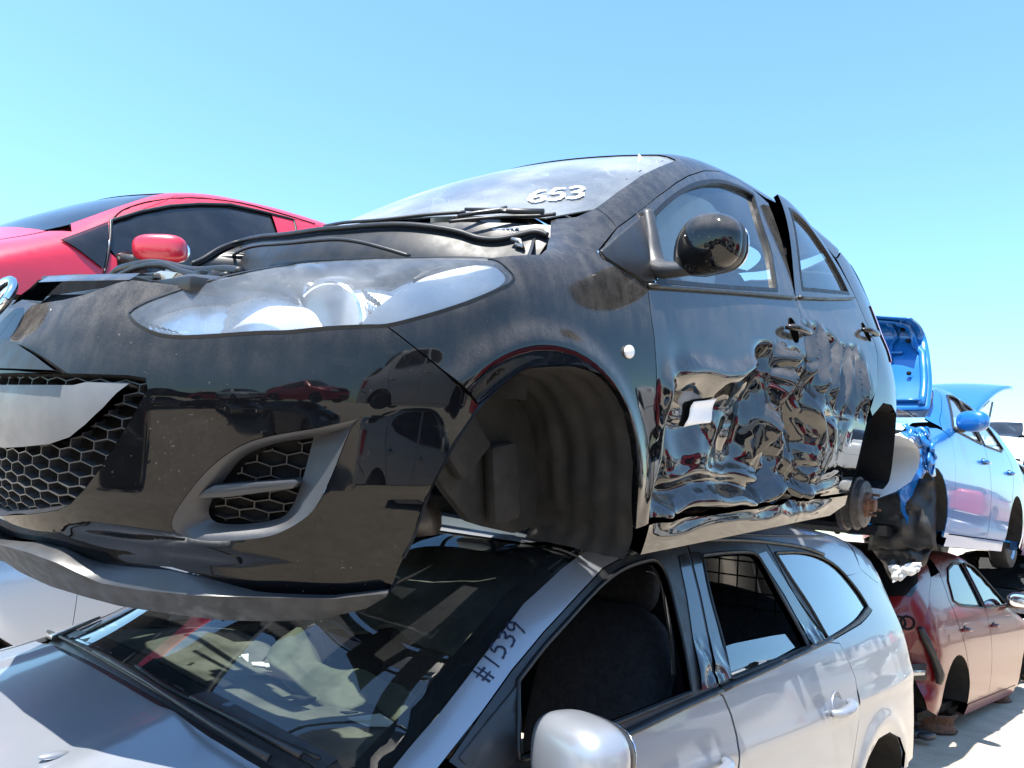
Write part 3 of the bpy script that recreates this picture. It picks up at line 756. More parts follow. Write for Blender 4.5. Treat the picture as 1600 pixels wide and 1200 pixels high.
        lathe('push_clip', [(0, .012), (.006, .011), (.009, .005)], (.10, sgn*.62, .565), (0, .5*sgn, -.8), M['dplastic'], ln, n=14)
        box('subframe_bracket', (.27, .50*sgn, .30), (.07, .08, .03), M['metal'], R, bevel=.012, rot=Matrix.Rotation(.4, 3, 'Y'))
    box('underbody', (-1.68, 0, .20), (2.4, .86, .07), M['dark'], R, bevel=.02)
    # bare rails of the empty engine bay
    for sgn in (1, -1):
        tube('chassis_rail', [(-.35, .40*sgn, .30), (-.05, .42*sgn, .42), (.25, .43*sgn, .46), (.60, .44*sgn, .46)], [.045, .045, .042, .04], M['dplastic'], R, n=8, smooth_sub=3, flat=1.3)
        br = prism('subframe_plate', [(.02, .30*sgn, .22), (.16, .28*sgn, .21), (.20, .40*sgn, .22), (.05, .44*sgn, .24)], (0, 0, .012), M['dplastic'], R, bevel=.003)
    tube('subframe_beam', [(-.08, -.42, .24), (-.02, -.2, .20), (-.02, .2, .20), (-.08, .42, .24)], .045, M['castiron'], R, n=10, smooth_sub=3)
    tube('lower_crossmember', [(.58, -.44, .28), (.62, 0, .25), (.58, .44, .28)], .03, M['dplastic'], R, n=8, smooth_sub=3)
    # ---------------- doors
    SEAM2 = [(-1.47, .252), (-1.47, .5), (-1.50, .75), (-1.55, .90), (-1.575, 1.0)]
    FRAME = [(964, 356), (1025, 309), (1056, 286), (1075, 275), (1100, 267), (1125, 268), (1150, 279), (1175, 295)]
    fd = np.vstack([U([(1012, 450), (1018, 500), (1024, 550), (1025, 617), (1025, 683), (1022, 733), (1018, 783)]), S([(-.50, .252), (-1.0, .250)]), S(SEAM2), S([(-1.64, 1.2), (-1.715, 1.41)]), U(FRAME[::-1]), U([(936, 394), (941, 404), (1005, 443)])])
    win = U(smooth_loop([(1010, 345), (1030, 323), (1056, 301), (1081, 287), (1106, 281), (1131, 282), (1159, 292), (1178, 303), (1190, 345), (1206, 395), (1216, 456), (1120, 450), (1024, 442)], 4, sharp=(7, 10, 12, 0)))
    d1 = q('front_door', fd, M['black_boosted'], R, holes=[win], h=.0085, disp=flank, flange=.02)
    q('door_glass', win, M['glass'], d1, h=.05, off=-.012, flange=0, gap=-.006)
    hg = dens(win, .02); p0 = H.lift(inset(hg, -.001)); p1 = H.lift(inset(hg, .012))
    loft('window_seal', [p0+H.grad(p0)*.001, p1+H.grad(p1)*.002, p1-H.grad(p1)*.012], M['rubber'], d1, n=150)
    rd = np.vstack([S(SEAM2), S([(-1.655, 1.2), (-1.735, 1.425), (-1.9, 1.44), (-2.05, 1.425), (-2.25, 1.35), (-2.36, 1.25), (-2.43, 1.13), (-2.47, .98), (-2.44, .85), (-2.34, .72), (-2.20, .60), (-2.12, .45), (-2.06, .30), (-2.05, .252), (-1.8, .250)])])
    rw = S(smooth_loop([(-1.665, 1.035), (-1.72, 1.2), (-1.80, 1.385), (-1.9, 1.395), (-2.05, 1.38), (-2.21, 1.31), (-2.30, 1.22), (-2.345, 1.12), (-2.0, 1.075)], 4, sharp=(0, 2, 7)))
    d2 = q('rear_door', rd, M['black_boosted'], R, holes=[rw], h=.0085, disp=rdoor, flange=.02)
    q('door_glass', rw, M['glass'], d2, h=.05, disp=lambda P: rdoor(P)-.012, flange=0, gap=-.006)
    hg = dens(rw, .02); a0 = inset(hg, -.001); a1 = inset(hg, .012); p0 = H.surf(a0, rdoor); p1 = H.surf(a1, rdoor)
    loft('window_seal', [p0+H.grad(p0)*.001, p1+H.grad(p1)*.002, p1-H.grad(p1)*.012], M['rubber'], d2, n=130)
    for d, par, pts in ((flank, d1, [(-.435, .862), (-.8, .905), (-1.2, .952), (-1.54, .990)]), (rdoor, d2, [(-1.60, .998), (-1.9, 1.035), (-2.2, 1.078), (-2.36, 1.105)])):
        b = resamp(H.surf(S(pts), d), 24); tube('belt_moulding', b+H.grad(b)*.004, .011, M['dplastic'], par, n=8, flat=.6)
    # plain far side
    for nm, o, w in (('front_door', fd, win), ('rear_door', rd, rw)):
        a = q(nm, o, K, R, holes=[w], h=.05, flange=.02); a.scale = (1, -1, 1)
        b = q('door_glass', w, M['glass'], a, h=.08, off=-.012, flange=0, gap=-.006)
    # handles: pull bar over a flat black disc, the cup's shade in its colour
    for px, par, nm in (((1240, 516), d1, 0), ((1353, 519), d2, 1)):
        dsp = rdoor if nm else flank
        cu_ = H.chart(H.cast([px])); c = H.surf(cu_, dsp)[0]
        rc = np.array([cu_[0]+[.036*math.cos(t), .044*math.sin(t)] for t in np.linspace(0, 2*math.pi, 28, endpoint=False)])
        q('handle_cup', rc, M['void'], par, h=.012, disp=lambda P: dsp(P)+.0025, flange=0, gap=0)
        hd = tube('handle', [c+A(.085, .004, .002), c+A(.078, .024, .002), c+A(.055, .033, .002), c+A(0, .036, 0), c+A(-.055, .033, -.002), c+A(-.082, .024, -.003), c+A(-.09, .004, -.003)], [.008, .011, .013, .013, .013, .011, .008], K, par, n=12, smooth_sub=3)
    # sill
    sl = np.vstack([S([(-.47, .165), (-.475, .245), (-1.2, .243), (-2.04, .243), (-2.05, .20), (-1.9, .165)])])
    q('sill', sl, M['black_boosted'], R, h=.012, disp=lambda P: .55*flank(P)+.004, flange=.05)
    a = q('sill', sl, K, R, h=.05, flange=.05); a.scale = (1, -1, 1)
    # roof with the pillars
    WSE = [(930, 325), (965, 299), (1003, 273), (1030, 260), (1056, 250)]
    we = U(WSE)
    hd_ = T([(-.91, .42), (-.865, .25), (-.835, .1), (-.83, 0)])
    rf = np.vstack([we, hd_, T([(-1.5, 0), (-2.2, 0), (-2.78, 0)]), T([(-2.74, .25), (-2.66, .46)]), S([(-2.55, 1.375), (-2.42, 1.33), (-2.36, 1.255), (-2.25, 1.36), (-2.05, 1.435), (-1.9, 1.45), (-1.73, 1.435)]), U(FRAME[::-1])])
    rf2 = np.vstack([we, hd_, T([(-1.5, 0), (-2.2, 0), (-2.78, 0)]), T([(-2.74, .25), (-2.66, .46)]), S([(-2.55, 1.375), (-2.37, 1.30), (-2.25, 1.36), (-2.05, 1.435), (-1.9, 1.45), (-1.73, 1.435)]), U(FRAME[::-1])])
    both('roof', rf2, K, h=.025, flange=.015)
    # rear quarter, tailgate, rear bumper
    qp = S([(-2.38, 1.30), (-2.55, 1.365), (-2.68, 1.32), (-2.78, 1.15), (-2.80, .98), (-2.80, .62), (-2.78, .50)])
    ra = U([(1403, 650), (1393, 633), (1380, 630), (1363, 650)])
    qo = np.vstack([qp, ra, S([(-2.212, .602), (-2.345, .725), (-2.445, .855), (-2.475, .98), (-2.435, 1.135)])])
    q('rear_quarter', qo, K, R, h=.025, flange=.02, mirror=True)
    rr_ = np.vstack([S([(-2.795, 1.14), (-2.80, .62)]), H.chart(np.array([(-3.08, .3, .6), (-3.08, 0.001, .6), (-3.05, .001, 1.1), (-2.85, .001, 1.33), (-2.7, .45, 1.33)]))])
    both('tailgate', rr_, K, h=.06, flange=.01)
    tl = S([(-2.72, 1.12), (-2.775, 1.12), (-2.785, .86), (-2.72, .84)])
    a, b = q('tail_lamp', tl, M['red'], R, h=.03, off=.006, mirror=True)
    rb = [H.plane(A(*[c])[None] if False else np.array([c], float), (0, .79, 0), (0, 1, 0))[0] for c in ((1404, 680), (1424, 688), (1438, 704), (1437, 728), (1424, 752), (1400, 768), (1366, 781))]
    rbi = [p+A(.02, -.12, .02) for p in rb]; rbo = [p+A(.03, .0, -.0) for p in rb]
    cs = []
    for t, o in ((0, (0, 0, 0)), (.4, (-.03, -.04, 0)), (.8, (-.07, -.25, 0)), (1, (-.09, -.78, 0))): cs.append(np.array(rb)+A(*o))
    loft('rear_bumper', cs, paint('whitish_bumper', (.72, .72, .72), 0, .35, .3, .06), R, closed=False, n=20, mirror=True, sharp=60)  # rear bumper coloured plain whitish
    # rear wheel wells and hubs
    for sgn in (1, -1):
        ra = H.cast([(1326, 765), (1337, 740), (1350, 690), (1363, 650), (1380, 630), (1393, 633), (1403, 650), (1409, 690), (1407, 730), (1398, 755), (1380, 765)])
        ra = resamp(smooth_loop(ra, 3, closed=False), 40); cs = []
        for dy in (0, .02, .1, .2, .3):
            p = ra.copy(); p[:, 1] -= dy; p[:, [0, 2]] = [-2.47, .32]+(p[:, [0, 2]]-[-2.47, .32])*(.98-.25*dy); cs.append(p*[1, sgn, 1])
        wl_ = loft('rear_wheel_well', cs, M['dark'], R, closed=False, n=40, sharp=60, flip=sgn > 0)  # darker material than the front liner, shade of the arch put into its colour
        prism('inner_wall', [(x, .50*sgn, z) for x, z in ((-2.82, .20), (-2.82, .45), (-2.62, .62), (-2.4, .62), (-2.15, .45), (-2.1, .22))], (0, -.03*sgn, 0), M['dark'], wl_, bevel=.01)
        hc = H.plane(np.array([(1338., 786.)]), (0, .70, 0), (0, 1, 0))[0]*[1, sgn, 1]; ax = (0, sgn, 0)
        dr = lathe('brake_drum', [(-.055, .02), (-.055, .128), (-.03, .132), (-.028, .118), (0, .118), (.004, .124), (.012, .124), (.014, .112), (.040, .108), (.046, .10), (.046, .055), (.050, .052), (.056, .045), (.058, .02)], hc, ax, M['castiron'], R, n=40)
        lathe('hub', [(.045, .058), (.062, .055), (.064, .034), (.085, .031), (.088, .02)], hc, ax, M['rust'], dr, n=24)
        for k in range(4):
            t = k*math.pi/2+.5; lathe('wheel_stud', [(.05, .006), (.095, .006), (.097, .003)], hc+A(.05*math.cos(t), 0, .05*math.sin(t)), ax, M['rust'], dr, n=8)
        tube('trailing_arm', [hc+A(0, -.10*sgn, 0), hc+A(.25, -.16*sgn, .02), hc+A(.55, -.2*sgn, .08)], [.03, .028, .035], M['castiron'], R, n=10)
    tube('rear_axle', [hc+A(0.02, .06, 0), (hc[0]+.06, 0, hc[2]+.02), (hc[0]+.02, -hc[1]-.06, hc[2])], .028, M['castiron'], R, n=10)
    tube('exhaust_pipe', [(-.6, .15, .14), (-1.4, .2, .12), (-2.1, .35, .15), (-2.6, .4, .2)], .024, M['rust'], R, n=10, smooth_sub=5)
    # ---------------- windscreen
    yy = np.linspace(.66, -.66, 21)
    wb = [(-.075-.45*y*y-.02, y) for y in yy]
    near = [(-.371, .662), (-.52, .645), (-.674, .620), (-.83, .590), (-.965, .563)]
    hh_ = [(-.83-.45*y*y+.0, y) for y in np.linspace(.50, -.50, 13)]
    def Tb(pts): return T(pts)
    ncar = H.cast(WSE)
    nl = H.chart(ncar); fr = H.chart(ncar*[1, -1, 1])
    wo = np.vstack([nl, T(hh_), fr[::-1], T([(a_, b_) for a_, b_ in wb[::-1][1:-1]])])
    ws = q('windscreen', wo, M['screen'], R, h=.04, off=-.004, flange=.004, gap=.001)
    ring = dens(wo, .03); p0 = H.lift(inset(ring, .001)); p1 = H.lift(inset(ring, .022))
    loft('windscreen_border', [p0-H.grad(p0)*.0065, p1-H.grad(p1)*.0065], M['rubber'], ws, n=200)
    # painted number 653
    def num_lines(segs, mapf):
        r = []
        for s in segs:
            s = smooth_loop(np.array(s, float), 5, closed=False) if len(s) > 2 else np.array(s, float)
            px = np.array([mapf(*p) for p in s]); P = H.cast(px); r.append((P, H.grad(P)))
        return r
    D6 = [(.85, .05), (.45, .10), (.12, .45), (.10, .80), (.40, 1.0), (.80, .92), (.85, .65), (.50, .52), (.15, .68)]
    D5 = [(.90, .05), (.30, .05), (.22, .45), (.60, .40), (.90, .62), (.75, .92), (.40, 1.0), (.10, .88)]
    D3 = [(.10, .12), (.50, .0), (.85, .18), (.70, .42), (.40, .48), (.80, .55), (.92, .80), (.55, 1.0), (.10, .90)]
    def mp(k): return lambda a, b: (824+29*k+27*a+(1-b)*7, 298-2.6*k+18*b-1.8*a)
    L = []
    for k, d in enumerate((D6, D5, D3)): L += num_lines([d], mp(k))
    strokes('painted_number', L, .0068, M['wpaint'], ws, off=.0015)
    # wipers
    wip = lambda px, o: H.cast(px)+H.grad(H.cast(px))*o
    b1 = tube('wiper', wip([(728, 337), (660, 342), (600, 349), (540, 353), (508, 352)], .010), .005, M['rubber'], R, n=6, smooth_sub=4)
    tube('wiper_arm', wip([(728, 335), (765, 336), (800, 338), (850, 340)], .014), [.005, .006, .008, .010], M['dplastic'], b1, n=8)
    b2 = tube('wiper', wip([(702, 351), (740, 347), (790, 343), (840, 342), (868, 339)], .008), .005, M['rubber'], R, n=6, smooth_sub=4)
    tube('wiper_arm', wip([(716, 346), (745, 341), (780, 337), (793, 335)], .014), [.005, .006, .008, .010], M['dplastic'], b2, n=8)
    lathe('wiper_pivot', [(0, .012), (.008, .012), (.012, .006)], wip([(790, 337)], .008)[0], (.4, .2, .9), M['dplastic'], b2, n=14)
    # scuttle and seal across the engine bay
    fx = lambda y: .02-.42*y*y
    seal = [(300, 412), (318, 404), (344, 388), (375, 377), (406, 370), (450, 366), (500, 359), (540, 356), (575, 353), (622, 351), (669, 354), (716, 362), (747, 372), (778, 374), (809, 368), (837, 362), (856, 368)]
    sp_ = curvecast(H, np.array(seal, float), fx); sp_ = smooth_loop(sp_, 4, closed=False)
    tube('bonnet_seal', sp_, .0080, M['rubber'], R, n=8)
    low = sp_.copy(); low[:, 2] = np.minimum(low[:, 2]-.05, .80); low[:, 0] += .05
    mid = sp_*[1, 1, 1]-[-.012, 0, .03]
    loft('bulkhead', [sp_-[.01, 0, .004], mid, .5*(mid+low)+[.03, 0, .0], low, low-[0, 0, .25]], M['bulk'], R, closed=False, n=80, sharp=50)
    rib_ = curvecast(H, np.array([(352, 424), (360, 405), (375, 392), (400, 384), (450, 380), (520, 374), (560, 378), (600, 388), (640, 400)], float), lambda y: .09-.42*y*y)
    tube('bulkhead_rib', rib_, .0055, M['dplastic'], R, n=8, smooth_sub=4)
    back = np.array([(-.085-.45*y*y+.015, y, H.zt(np.array([-.085+.015]))[0]-.05*y*y-.012) for y in np.linspace(sp_[0, 1], sp_[-1, 1], 40)])
    loft('scuttle_panel', [back, .5*(back+resamp(sp_, 40))-[0, 0, .035], sp_-[.012, 0, .012]], M['dplastic'], R, closed=False, n=60, sharp=60)
    # vent grid in the scuttle
    vg = lambda a, b: curvecast(H, np.array([(728+82*a+4*b, 361-4*a+13*b)], float), lambda y: -.06-.42*y*y)[0]
    vt = tube('scuttle_vent', [vg(0, 0), vg(1, 0), vg(1, 1), vg(0, 1)], .0035, M['bezel'], R, n=6, closed=True)
    for i in range(1, 12): tube('vent_bar', [vg(i/12, 0), vg(i/12, 1)], .002, M['bezel'], vt, n=6)
    tube('vent_bar', [vg(0, .5), vg(1, .5)], .002, M['bezel'], vt, n=6)
    tube('bonnet_hinge', curvecast(H, np.array([(800, 374), (812, 376), (818, 386), (806, 382)], float), lambda y: 0*y-.12), .006, M['metal'], R, n=6)
    prism('fender_inner_rail', [(-.22, .60, .99), (-.02, .745, .86), (.15, .75, .82), (.15, .66, .70), (-.05, .62, .72), (-.22, .56, .80)], (0, -.01, -.0), M['dplastic'], R, bevel=.002)
    # ---------------- front end of the open engine bay
    pf = lambda px, x: H.plane(np.array(px, float), (x, 0, 0), (1, 0, 0))
    box('slam_panel', (.60, 0, .725), (.07, 1.0, .03), M['dplastic'], R, bevel=.008)
    box('radiator', (.56, -.12, .52), (.04, .62, .36), M['dark'], R, bevel=.01)
    tube('coolant_hose', pf([(175, 432), (190, 420), (230, 412), (262, 415), (300, 424), (350, 422), (376, 425)], .42), .012, M['rubber'], R, n=8, smooth_sub=5)
    tube('wiring_loom', pf([(182, 433), (215, 418), (255, 414), (285, 425), (320, 432), (356, 430)], .46), .008, M['rubber'], R, n=8, smooth_sub=5)
    tube('washer_pipe', pf([(264, 424), (282, 431), (300, 434)], .45), .010, M['whitelens'], R, n=8, smooth_sub=4)
    pb_ = pf([(198, 438), (232, 428), (250, 422), (276, 425), (268, 437), (300, 438), (330, 440), (300, 446), (240, 446)], .50)
    prism('headlight_bracket', pb_, (-.04, 0, -.01), M['gold'], R, bevel=.004)
    prism('slot_backing', pf([(8, 500), (22, 474), (60, 437), (120, 433), (205, 431), (240, 440), (215, 452), (150, 466), (90, 482)], .60), (-.03, 0, 0), M['dark'], R, bevel=0)
    prism('air_duct', pf([(196, 436), (205, 428), (240, 425), (242, 434), (236, 440)], .515), (-.1, 0, 0), M['dplastic'], R, bevel=.004)
    prism('slam_cover', pf([(62, 438), (66, 431), (120, 428), (172, 430), (205, 434), (203, 440)], .60), (-.06, 0, .0), M['dplastic'], R, bevel=.003)
    for i, px in enumerate(((316, 432), (336, 436))):
        c = pf([px], .47)[0]; box('latch_bracket', c, (.03, .035, .025), M['dplastic'], R, bevel=.004, rot=Matrix.Rotation(.4*i, 3, 'X'))
    # ---------------- door mirror
    mc = H.plane(np.array([(1099., 383.)]), (0, .925, 0), (0, 1, 0))[0]
    for sgn in (1, -1):
        mr = empty('door_mirror'); mr.parent = R
        def wp(p):
            t = p.y/.115; s = 1-.30*max(0, -t)**1.5; return (p.x*s-.02*max(0, -t), p.y, p.z*s-.012*(-t if t < 0 else 0))
        c = mc*[1, sgn, 1]
        ry = Matrix.Rotation(-.30*sgn, 3, 'Z') @ Matrix.Diagonal((1, sgn, 1))
        cap = blob('mirror_cap', c, (.060, .112, .077), K, mr, e=(2.5, 2.35), rot=ry, n=40, warp=wp)
        blob('mirror_rim', c+A(-.028, .004*sgn, 0), (.045, .108, .073), M['dplastic'], mr, e=(2.7, 2.6), rot=ry, n=32, warp=wp)
        blob('mirror_glass', c+A(-.0715, .010*sgn, 0), (.004, .098, .064), M['chrome'], mr, e=(2.7, 2.7), rot=ry, n=28)
        P3 = lambda px, y: H.plane(np.array(px, float), (0, y, 0), (0, 1, 0))*[1, sgn, 1]
        arm = np.array([P3([(1012, 330)], .72)[0], P3([(1018, 365)], .745)[0], P3([(1022, 400)], .765)[0], P3([(1030, 420)], .79)[0], P3([(1062, 421)], .86)[0], P3([(1090, 418)], .91)[0]])
        tube('mirror_arm', arm, [.016, .020, .026, .034, .026, .022], M['plastic'], mr, n=12, smooth_sub=5, flat=.75)
        sa = H.cast([(938, 394), (964, 371), (1000, 341), (1014, 332), (1024, 340), (1020, 400), (1022, 441), (1005, 440), (970, 420), (945, 404)])
        g = H.grad(sa); prism('mirror_sail', (sa+g*.006)*[1, sgn, 1], (0, -.012*sgn, 0), M['dplastic'], mr, bevel=.003)
    # ---------------- cabin
    for sgn in (1, -1):
        st = empty('front_seat'); st.parent = R
        blob('seat_cushion', (-1.15, .36*sgn, .50), (.26, .24, .09), M['seat'], st, e=(3, 3))
        blob('backrest', (-1.48, .36*sgn, .82), (.09, .24, .33), M['seat'], st, e=(3, 2.6), rot=Matrix.Rotation(-.25, 3, 'Y'))
        blob('headrest', (-1.60, .36*sgn, 1.20), (.05, .12, .09), M['seat'], st, e=(3, 2.6), rot=Matrix.Rotation(-.2, 3, 'Y'))
        G = np.array([[(x, sgn*(.50-.02*t+.015*math.sin(x*23+2*t)), 1.36-.32*t-.05*math.sin(3*x)+.02*noise2(np.array([x*7]), np.array([t*3]), 5)[0]) for t in np.linspace(0, 1, 14)] for x in np.linspace(-.85, -1.45, 26)])
        grid_obj('curtain_airbag', G, M['wcloth'], R, thick=.004)
    blob('rear_bench', (-2.35, 0, .55), (.28, .58, .10), M['seat'], R, e=(3, 3.5)); blob('rear_backrest', (-2.62, 0, .85), (.10, .58, .30), M['seat'], R, e=(3, 3.5), rot=Matrix.Rotation(-.25, 3, 'Y'))
    blob('dashboard', (-.52, 0, .86), (.26, .66, .12), M['dark'], R, e=(3, 4))
    tube('steering_wheel', [(-.86+.08*math.sin(t), -.36+.18*math.cos(t), .92+.17*math.sin(t)) for t in np.linspace(0, 2*math.pi, 28, endpoint=False)], .014, M['dplastic'], R, n=8, closed=True)
    blob('driver_airbag', (-.92, -.36, .90), (.05, .11, .10), M['wcloth'], R)
    blob('rear_view_mirror', (-.80, .0, 1.30), (.02, .11, .035), M['dplastic'], R, e=(3, 3))
    blob('roof_aerial', H.lift(T([(-1.05, .0)]))[0]+A(0, 0, .005), (.05, .016, .012), M['dplastic'], R, e=(2, 2))
    # ---------------- paper slip stuck on the front door
    pp = np.array([(1114, 629), (1138, 624), (1131, 662), (1105, 671)], float)
    G = np.array([[H.surf(H.chart(H.cast([(1-a)*((1-b)*pp[0]+b*pp[3])+a*((1-b)*pp[1]+b*pp[2])])), flank)[0]+A(0, .006+.006*math.sin(3*b), 0) for a in np.linspace(0, 1, 6)] for b in np.linspace(0, 1, 8)])
    o = grid_obj('paper_slip', (np.c_[G.reshape(-1, 3), np.ones(48)] @ np.array(MZM).T)[:, :3].reshape(8, 6, 3), M['paper'], None, thick=.0008)
    o['label'] = 'small white paper slip stuck to the crushed front door of the black hatchback'; o['category'] = 'paper'
    return R
build_mazda()
# ------------------------------------------------------------ silver estate under the hatchback
SVM = Mpose((.638, -.145, -.01), -1.74, .6, -.93)
SV = Hull(np.array(SVM), ([.1, .2, .3, .45, .6, .75, .85, .93, 1.0, 1.1, 1.25, 1.4, 1.5], [.83, .86, .885, .90, .905, .902, .89, .872, .85, .80, .725, .645, .57]),
          ([1.0, .7, .4, .1, 0, -.5, -1.2, -2.2, -2.8, -3.2, -3.6, -3.9], [-.12, -.06, -.02, -.005, 0, 0, 0, 0, -.004, -.015, -.05, -.12]),
          ([.1, .2, .35, .5, .62, .70, .78, .88, 1.0], [.80, .85, .88, .885, .86, .82, .72, .5, .2]),
          ([.85, .6, .3, 0, -.22, -.5, -.8, -1.1, -1.4, -1.8, -2.4, -3.0, -3.4, -3.6, -3.8, -3.9], [.72, .82, .90, .965, 1.03, 1.18, 1.32, 1.425, 1.465, 1.485, 1.495, 1.47, 1.42, 1.30, 1.0, .8]),
          rear=(-3.86, .2, .85, 3), xc=.6, xr=-3.1, zc=.6)
def build_silver():
    R = empty('silver_estate_car', SVM, label='silver estate car marked #1539, carrying the black hatchback on its roof', category='car')
    H = SV; K = M['silver']; B = M['dplastic']; q = H.panel
    A = lambda *p: np.array(p, float)
    U = lambda pts: H.uv(np.array(pts, float))
    S = lambda pts: H.chart(H.side(np.array(pts, float)))
    def T3(pts): return np.array([(x, y, H.zt(np.array([x+.45*y*y]))[0]-.05*y*y) for x, y in pts])
    T = lambda pts: H.chart(T3(pts))
    # bonnet, fenders, bumper
    yy = np.linspace(-.70, .70, 15)
    def bon(P):
        y = np.abs(P[:, 1]); return .010*np.exp(-((y-.40-.10*P[:, 0])/.05)**2)-.002
    bo = T([(-.19-.17*y*y, y) for y in yy]+[(.2, .70), (.52, .64)]+[(.72-.45*y*y, y) for y in np.linspace(.55, -.55, 11)]+[(.52, -.64), (.2, -.70)])
    q('bonnet', bo, K, R, h=.04, disp=bon, flange=.02)
    for sx in (-.35, .35): blob('washer_jet', T3([(.0, sx)])[0]+A(0, 0, .006), (.028, .012, .007), M['silver'], R, e=(2, 2), n=16)
    fo = np.vstack([T([(-.22, .705), (.2, .715), (.52, .66)]), H.chart(np.array([(.70, .70, .70), (.66, .76, .45)])), S([(.45, .50), (.40, .60), (.25, .70), (0, .73), (-.25, .70), (-.38, .58), (-.42, .40), (-.44, .25), (-.58, .25), (-.60, .6), (-.62, .86), (-.50, .955)])])
    a, b = q('front_fender', fo, K, R, h=.05, mirror=True)
    bf = np.vstack([H.chart(np.array([(.88, .001, .20), (.88, .001, .66)])), H.chart(np.array([(.80, .35, .70), (.72, .64, .70), (.66, .76, .45)])), S([(.45, .48), (.42, .25)]), H.chart(np.array([(.70, .75, .2)]))])
    a, b = q('front_bumper', bf, K, R, h=.07, mirror=True)
    # windscreen
    NE = [(540, 1290), (612, 1200), (683, 1117), (750, 1030), (817, 943), (877, 888), (920, 856)]
    nc = H.cast(NE); nc[0] = H.lift(H.chart(nc[:1]))[0]
    hx = -.97
    hdr = [(hx-.45*y*y, y) for y in np.linspace(.55, -.55, 13)]
    base_ = [(-.235-.20*y*y, y) for y in np.linspace(-.70, .70, 15)]
    wo = np.vstack([H.chart(nc), T(hdr), H.chart(nc*[1, -1, 1])[::-1], T(base_)])
    ws = q('windscreen', wo, M['svscreen'], R, h=.05, off=-.004, flange=.004)
    ring = dens(wo, .03); p0 = H.lift(inset(ring, .001)); p1 = H.lift(inset(ring, .045))
    loft('windscreen_border', [p0-H.grad(p0)*.006, p1-H.grad(p1)*.006], M['dark'], ws, n=220)
    # cowl strip and wipers
    c0 = T3([(-.195-.17*y*y, y) for y in np.linspace(-.72, .72, 30)]); c1 = T3([(-.245-.20*y*y, y) for y in np.linspace(-.72, .72, 30)])
    loft('scuttle_panel', [c0-[0, 0, .012], .5*(c0+c1)-[0, 0, .022], c1-[0, 0, .004], c1+[-.03, 0, .008]], B, R, closed=False, n=50)
    w1 = tube('wiper', H.on([(75, 990), (140, 1025), (240, 1085), (300, 1120), (380, 1165)], .014), .0045, M['rubber'], R, n=6, smooth_sub=3)
    tube('wiper_arm', H.on([(150, 1035), (230, 1082), (330, 1150), (420, 1205)], .028), [.004, .005, .006, .008], B, w1, n=6)
    w2 = tube('wiper', H.on([(215, 1050), (255, 1078), (300, 1103), (430, 1165), (500, 1195)], .014), .0045, M['rubber'], R, n=6, smooth_sub=3)
    tube('wiper_arm', H.on([(300, 1108), (380, 1150), (470, 1200)], .028), [.004, .006, .008], B, w2, n=6)
    prism('cowl_corner_trim', H.on([(70, 990), (134, 938), (152, 941), (82, 998)], .008), (0, 0, -.012), M['gold'], R, bevel=.003)
    # roof with pillars
    AR = [(620, 1270), (685, 1200), (750, 1117), (800, 1047), (850, 987), (900, 933), (942, 888)]
    DR = [(982, 866), (1015, 853), (1057, 846), (1110, 844), (1180, 846), (1250, 855), (1285, 867), (1320, 899)]
    hdl = T([(hx-.45*y*y, y) for y in np.linspace(.52, 0, 8)])
    ro = np.vstack([U(NE), hdl, T([(-1.8, 0), (-2.6, 0), (-3.45, 0), (-3.42, .3), (-3.36, .5)]), S([(-3.34, 1.285)]), U((AR+DR)[::-1])])
    a, b = q('roof', ro, K, R, h=.03, mirror=True)
    o_ = (a, b)
    bm = bmesh.new(); bm.from_mesh(a.data); bm.from_mesh(b.data); n1 = [tuple(v.vector) for v in a.data.corner_normals]; n2 = [tuple(v.vector) for v in b.data.corner_normals]
    bm.to_mesh(a.data); bm.free(); a.data.normals_split_custom_set(n1+n2); bpy.data.objects.remove(b); roof = a
    rr = H.cast(DR[:-1]); tube('roof_moulding', rr+H.grad(rr)*.004, .009, B, R, n=6, smooth_sub=3)
    rr2 = H.side(np.array([(x, 1.432+.01*math.sin(x)) for x in np.linspace(-1.25, -3.1, 16)])); tube('roof_gutter', rr2+H.grad(rr2)*.002, .005, B, R, n=6)
    # doors
    GAP = [(1124, 1084), (1129, 1088), (1141, 1116), (1150, 1151), (1152, 1200)]
    BL = [(982, 1151), (1050, 1118), (1124, 1084)]
    BR = [(1126, 1083), (1200, 1049), (1295, 1004)]
    def crease(P):
        z = P[:, 2]; return .006*np.exp(-((z-.80)/.03)**2)
    fd = np.vstack([S([(-.62, .86), (-.52, .955), (-.70, .945), (-.95, .935)]), U(BL+GAP[1:]), S([(-1.66, .5), (-1.64, .26), (-.60, .26), (-.61, .6)])])
    d1 = q('front_door', fd, K, R, h=.03, disp=crease)
    rgap = S([(-2.66, 1.03), (-2.72, .90), (-2.70, .75), (-2.62, .60), (-2.56, .45), (-2.5, .26)])
    rd = np.vstack([U(GAP[:0]+[(1126, 1083), (1131, 1088), (1143, 1116), (1152, 1151), (1154, 1200)]), S([(-1.665, .5), (-1.645, .26)]), rgap[::-1], U(BR[::-1][:2])])
    d2 = q('rear_door', rd, K, R, h=.03, disp=crease)
    # glass openings with black trim
    FW = [(812, 1067), (850, 1017), (883, 980), (935, 923), (970, 895), (1005, 881), (1026, 880), (1040, 902), (1054, 955), (1068, 1018), (1078, 1079), (956, 1127), (880, 1157), (812, 1182)]
    RW = [(1098, 871), (1145, 866), (1177, 867), (1190, 881), (1215, 927), (1250, 990), (1259, 1009), (1200, 1034), (1141, 1058), (1131, 1007), (1110, 930)]
    QW = [(1212, 866), (1250, 865), (1281, 872), (1309, 889), (1337, 921), (1354, 947), (1338, 968), (1309, 988), (1293, 997), (1264, 946), (1236, 904)]
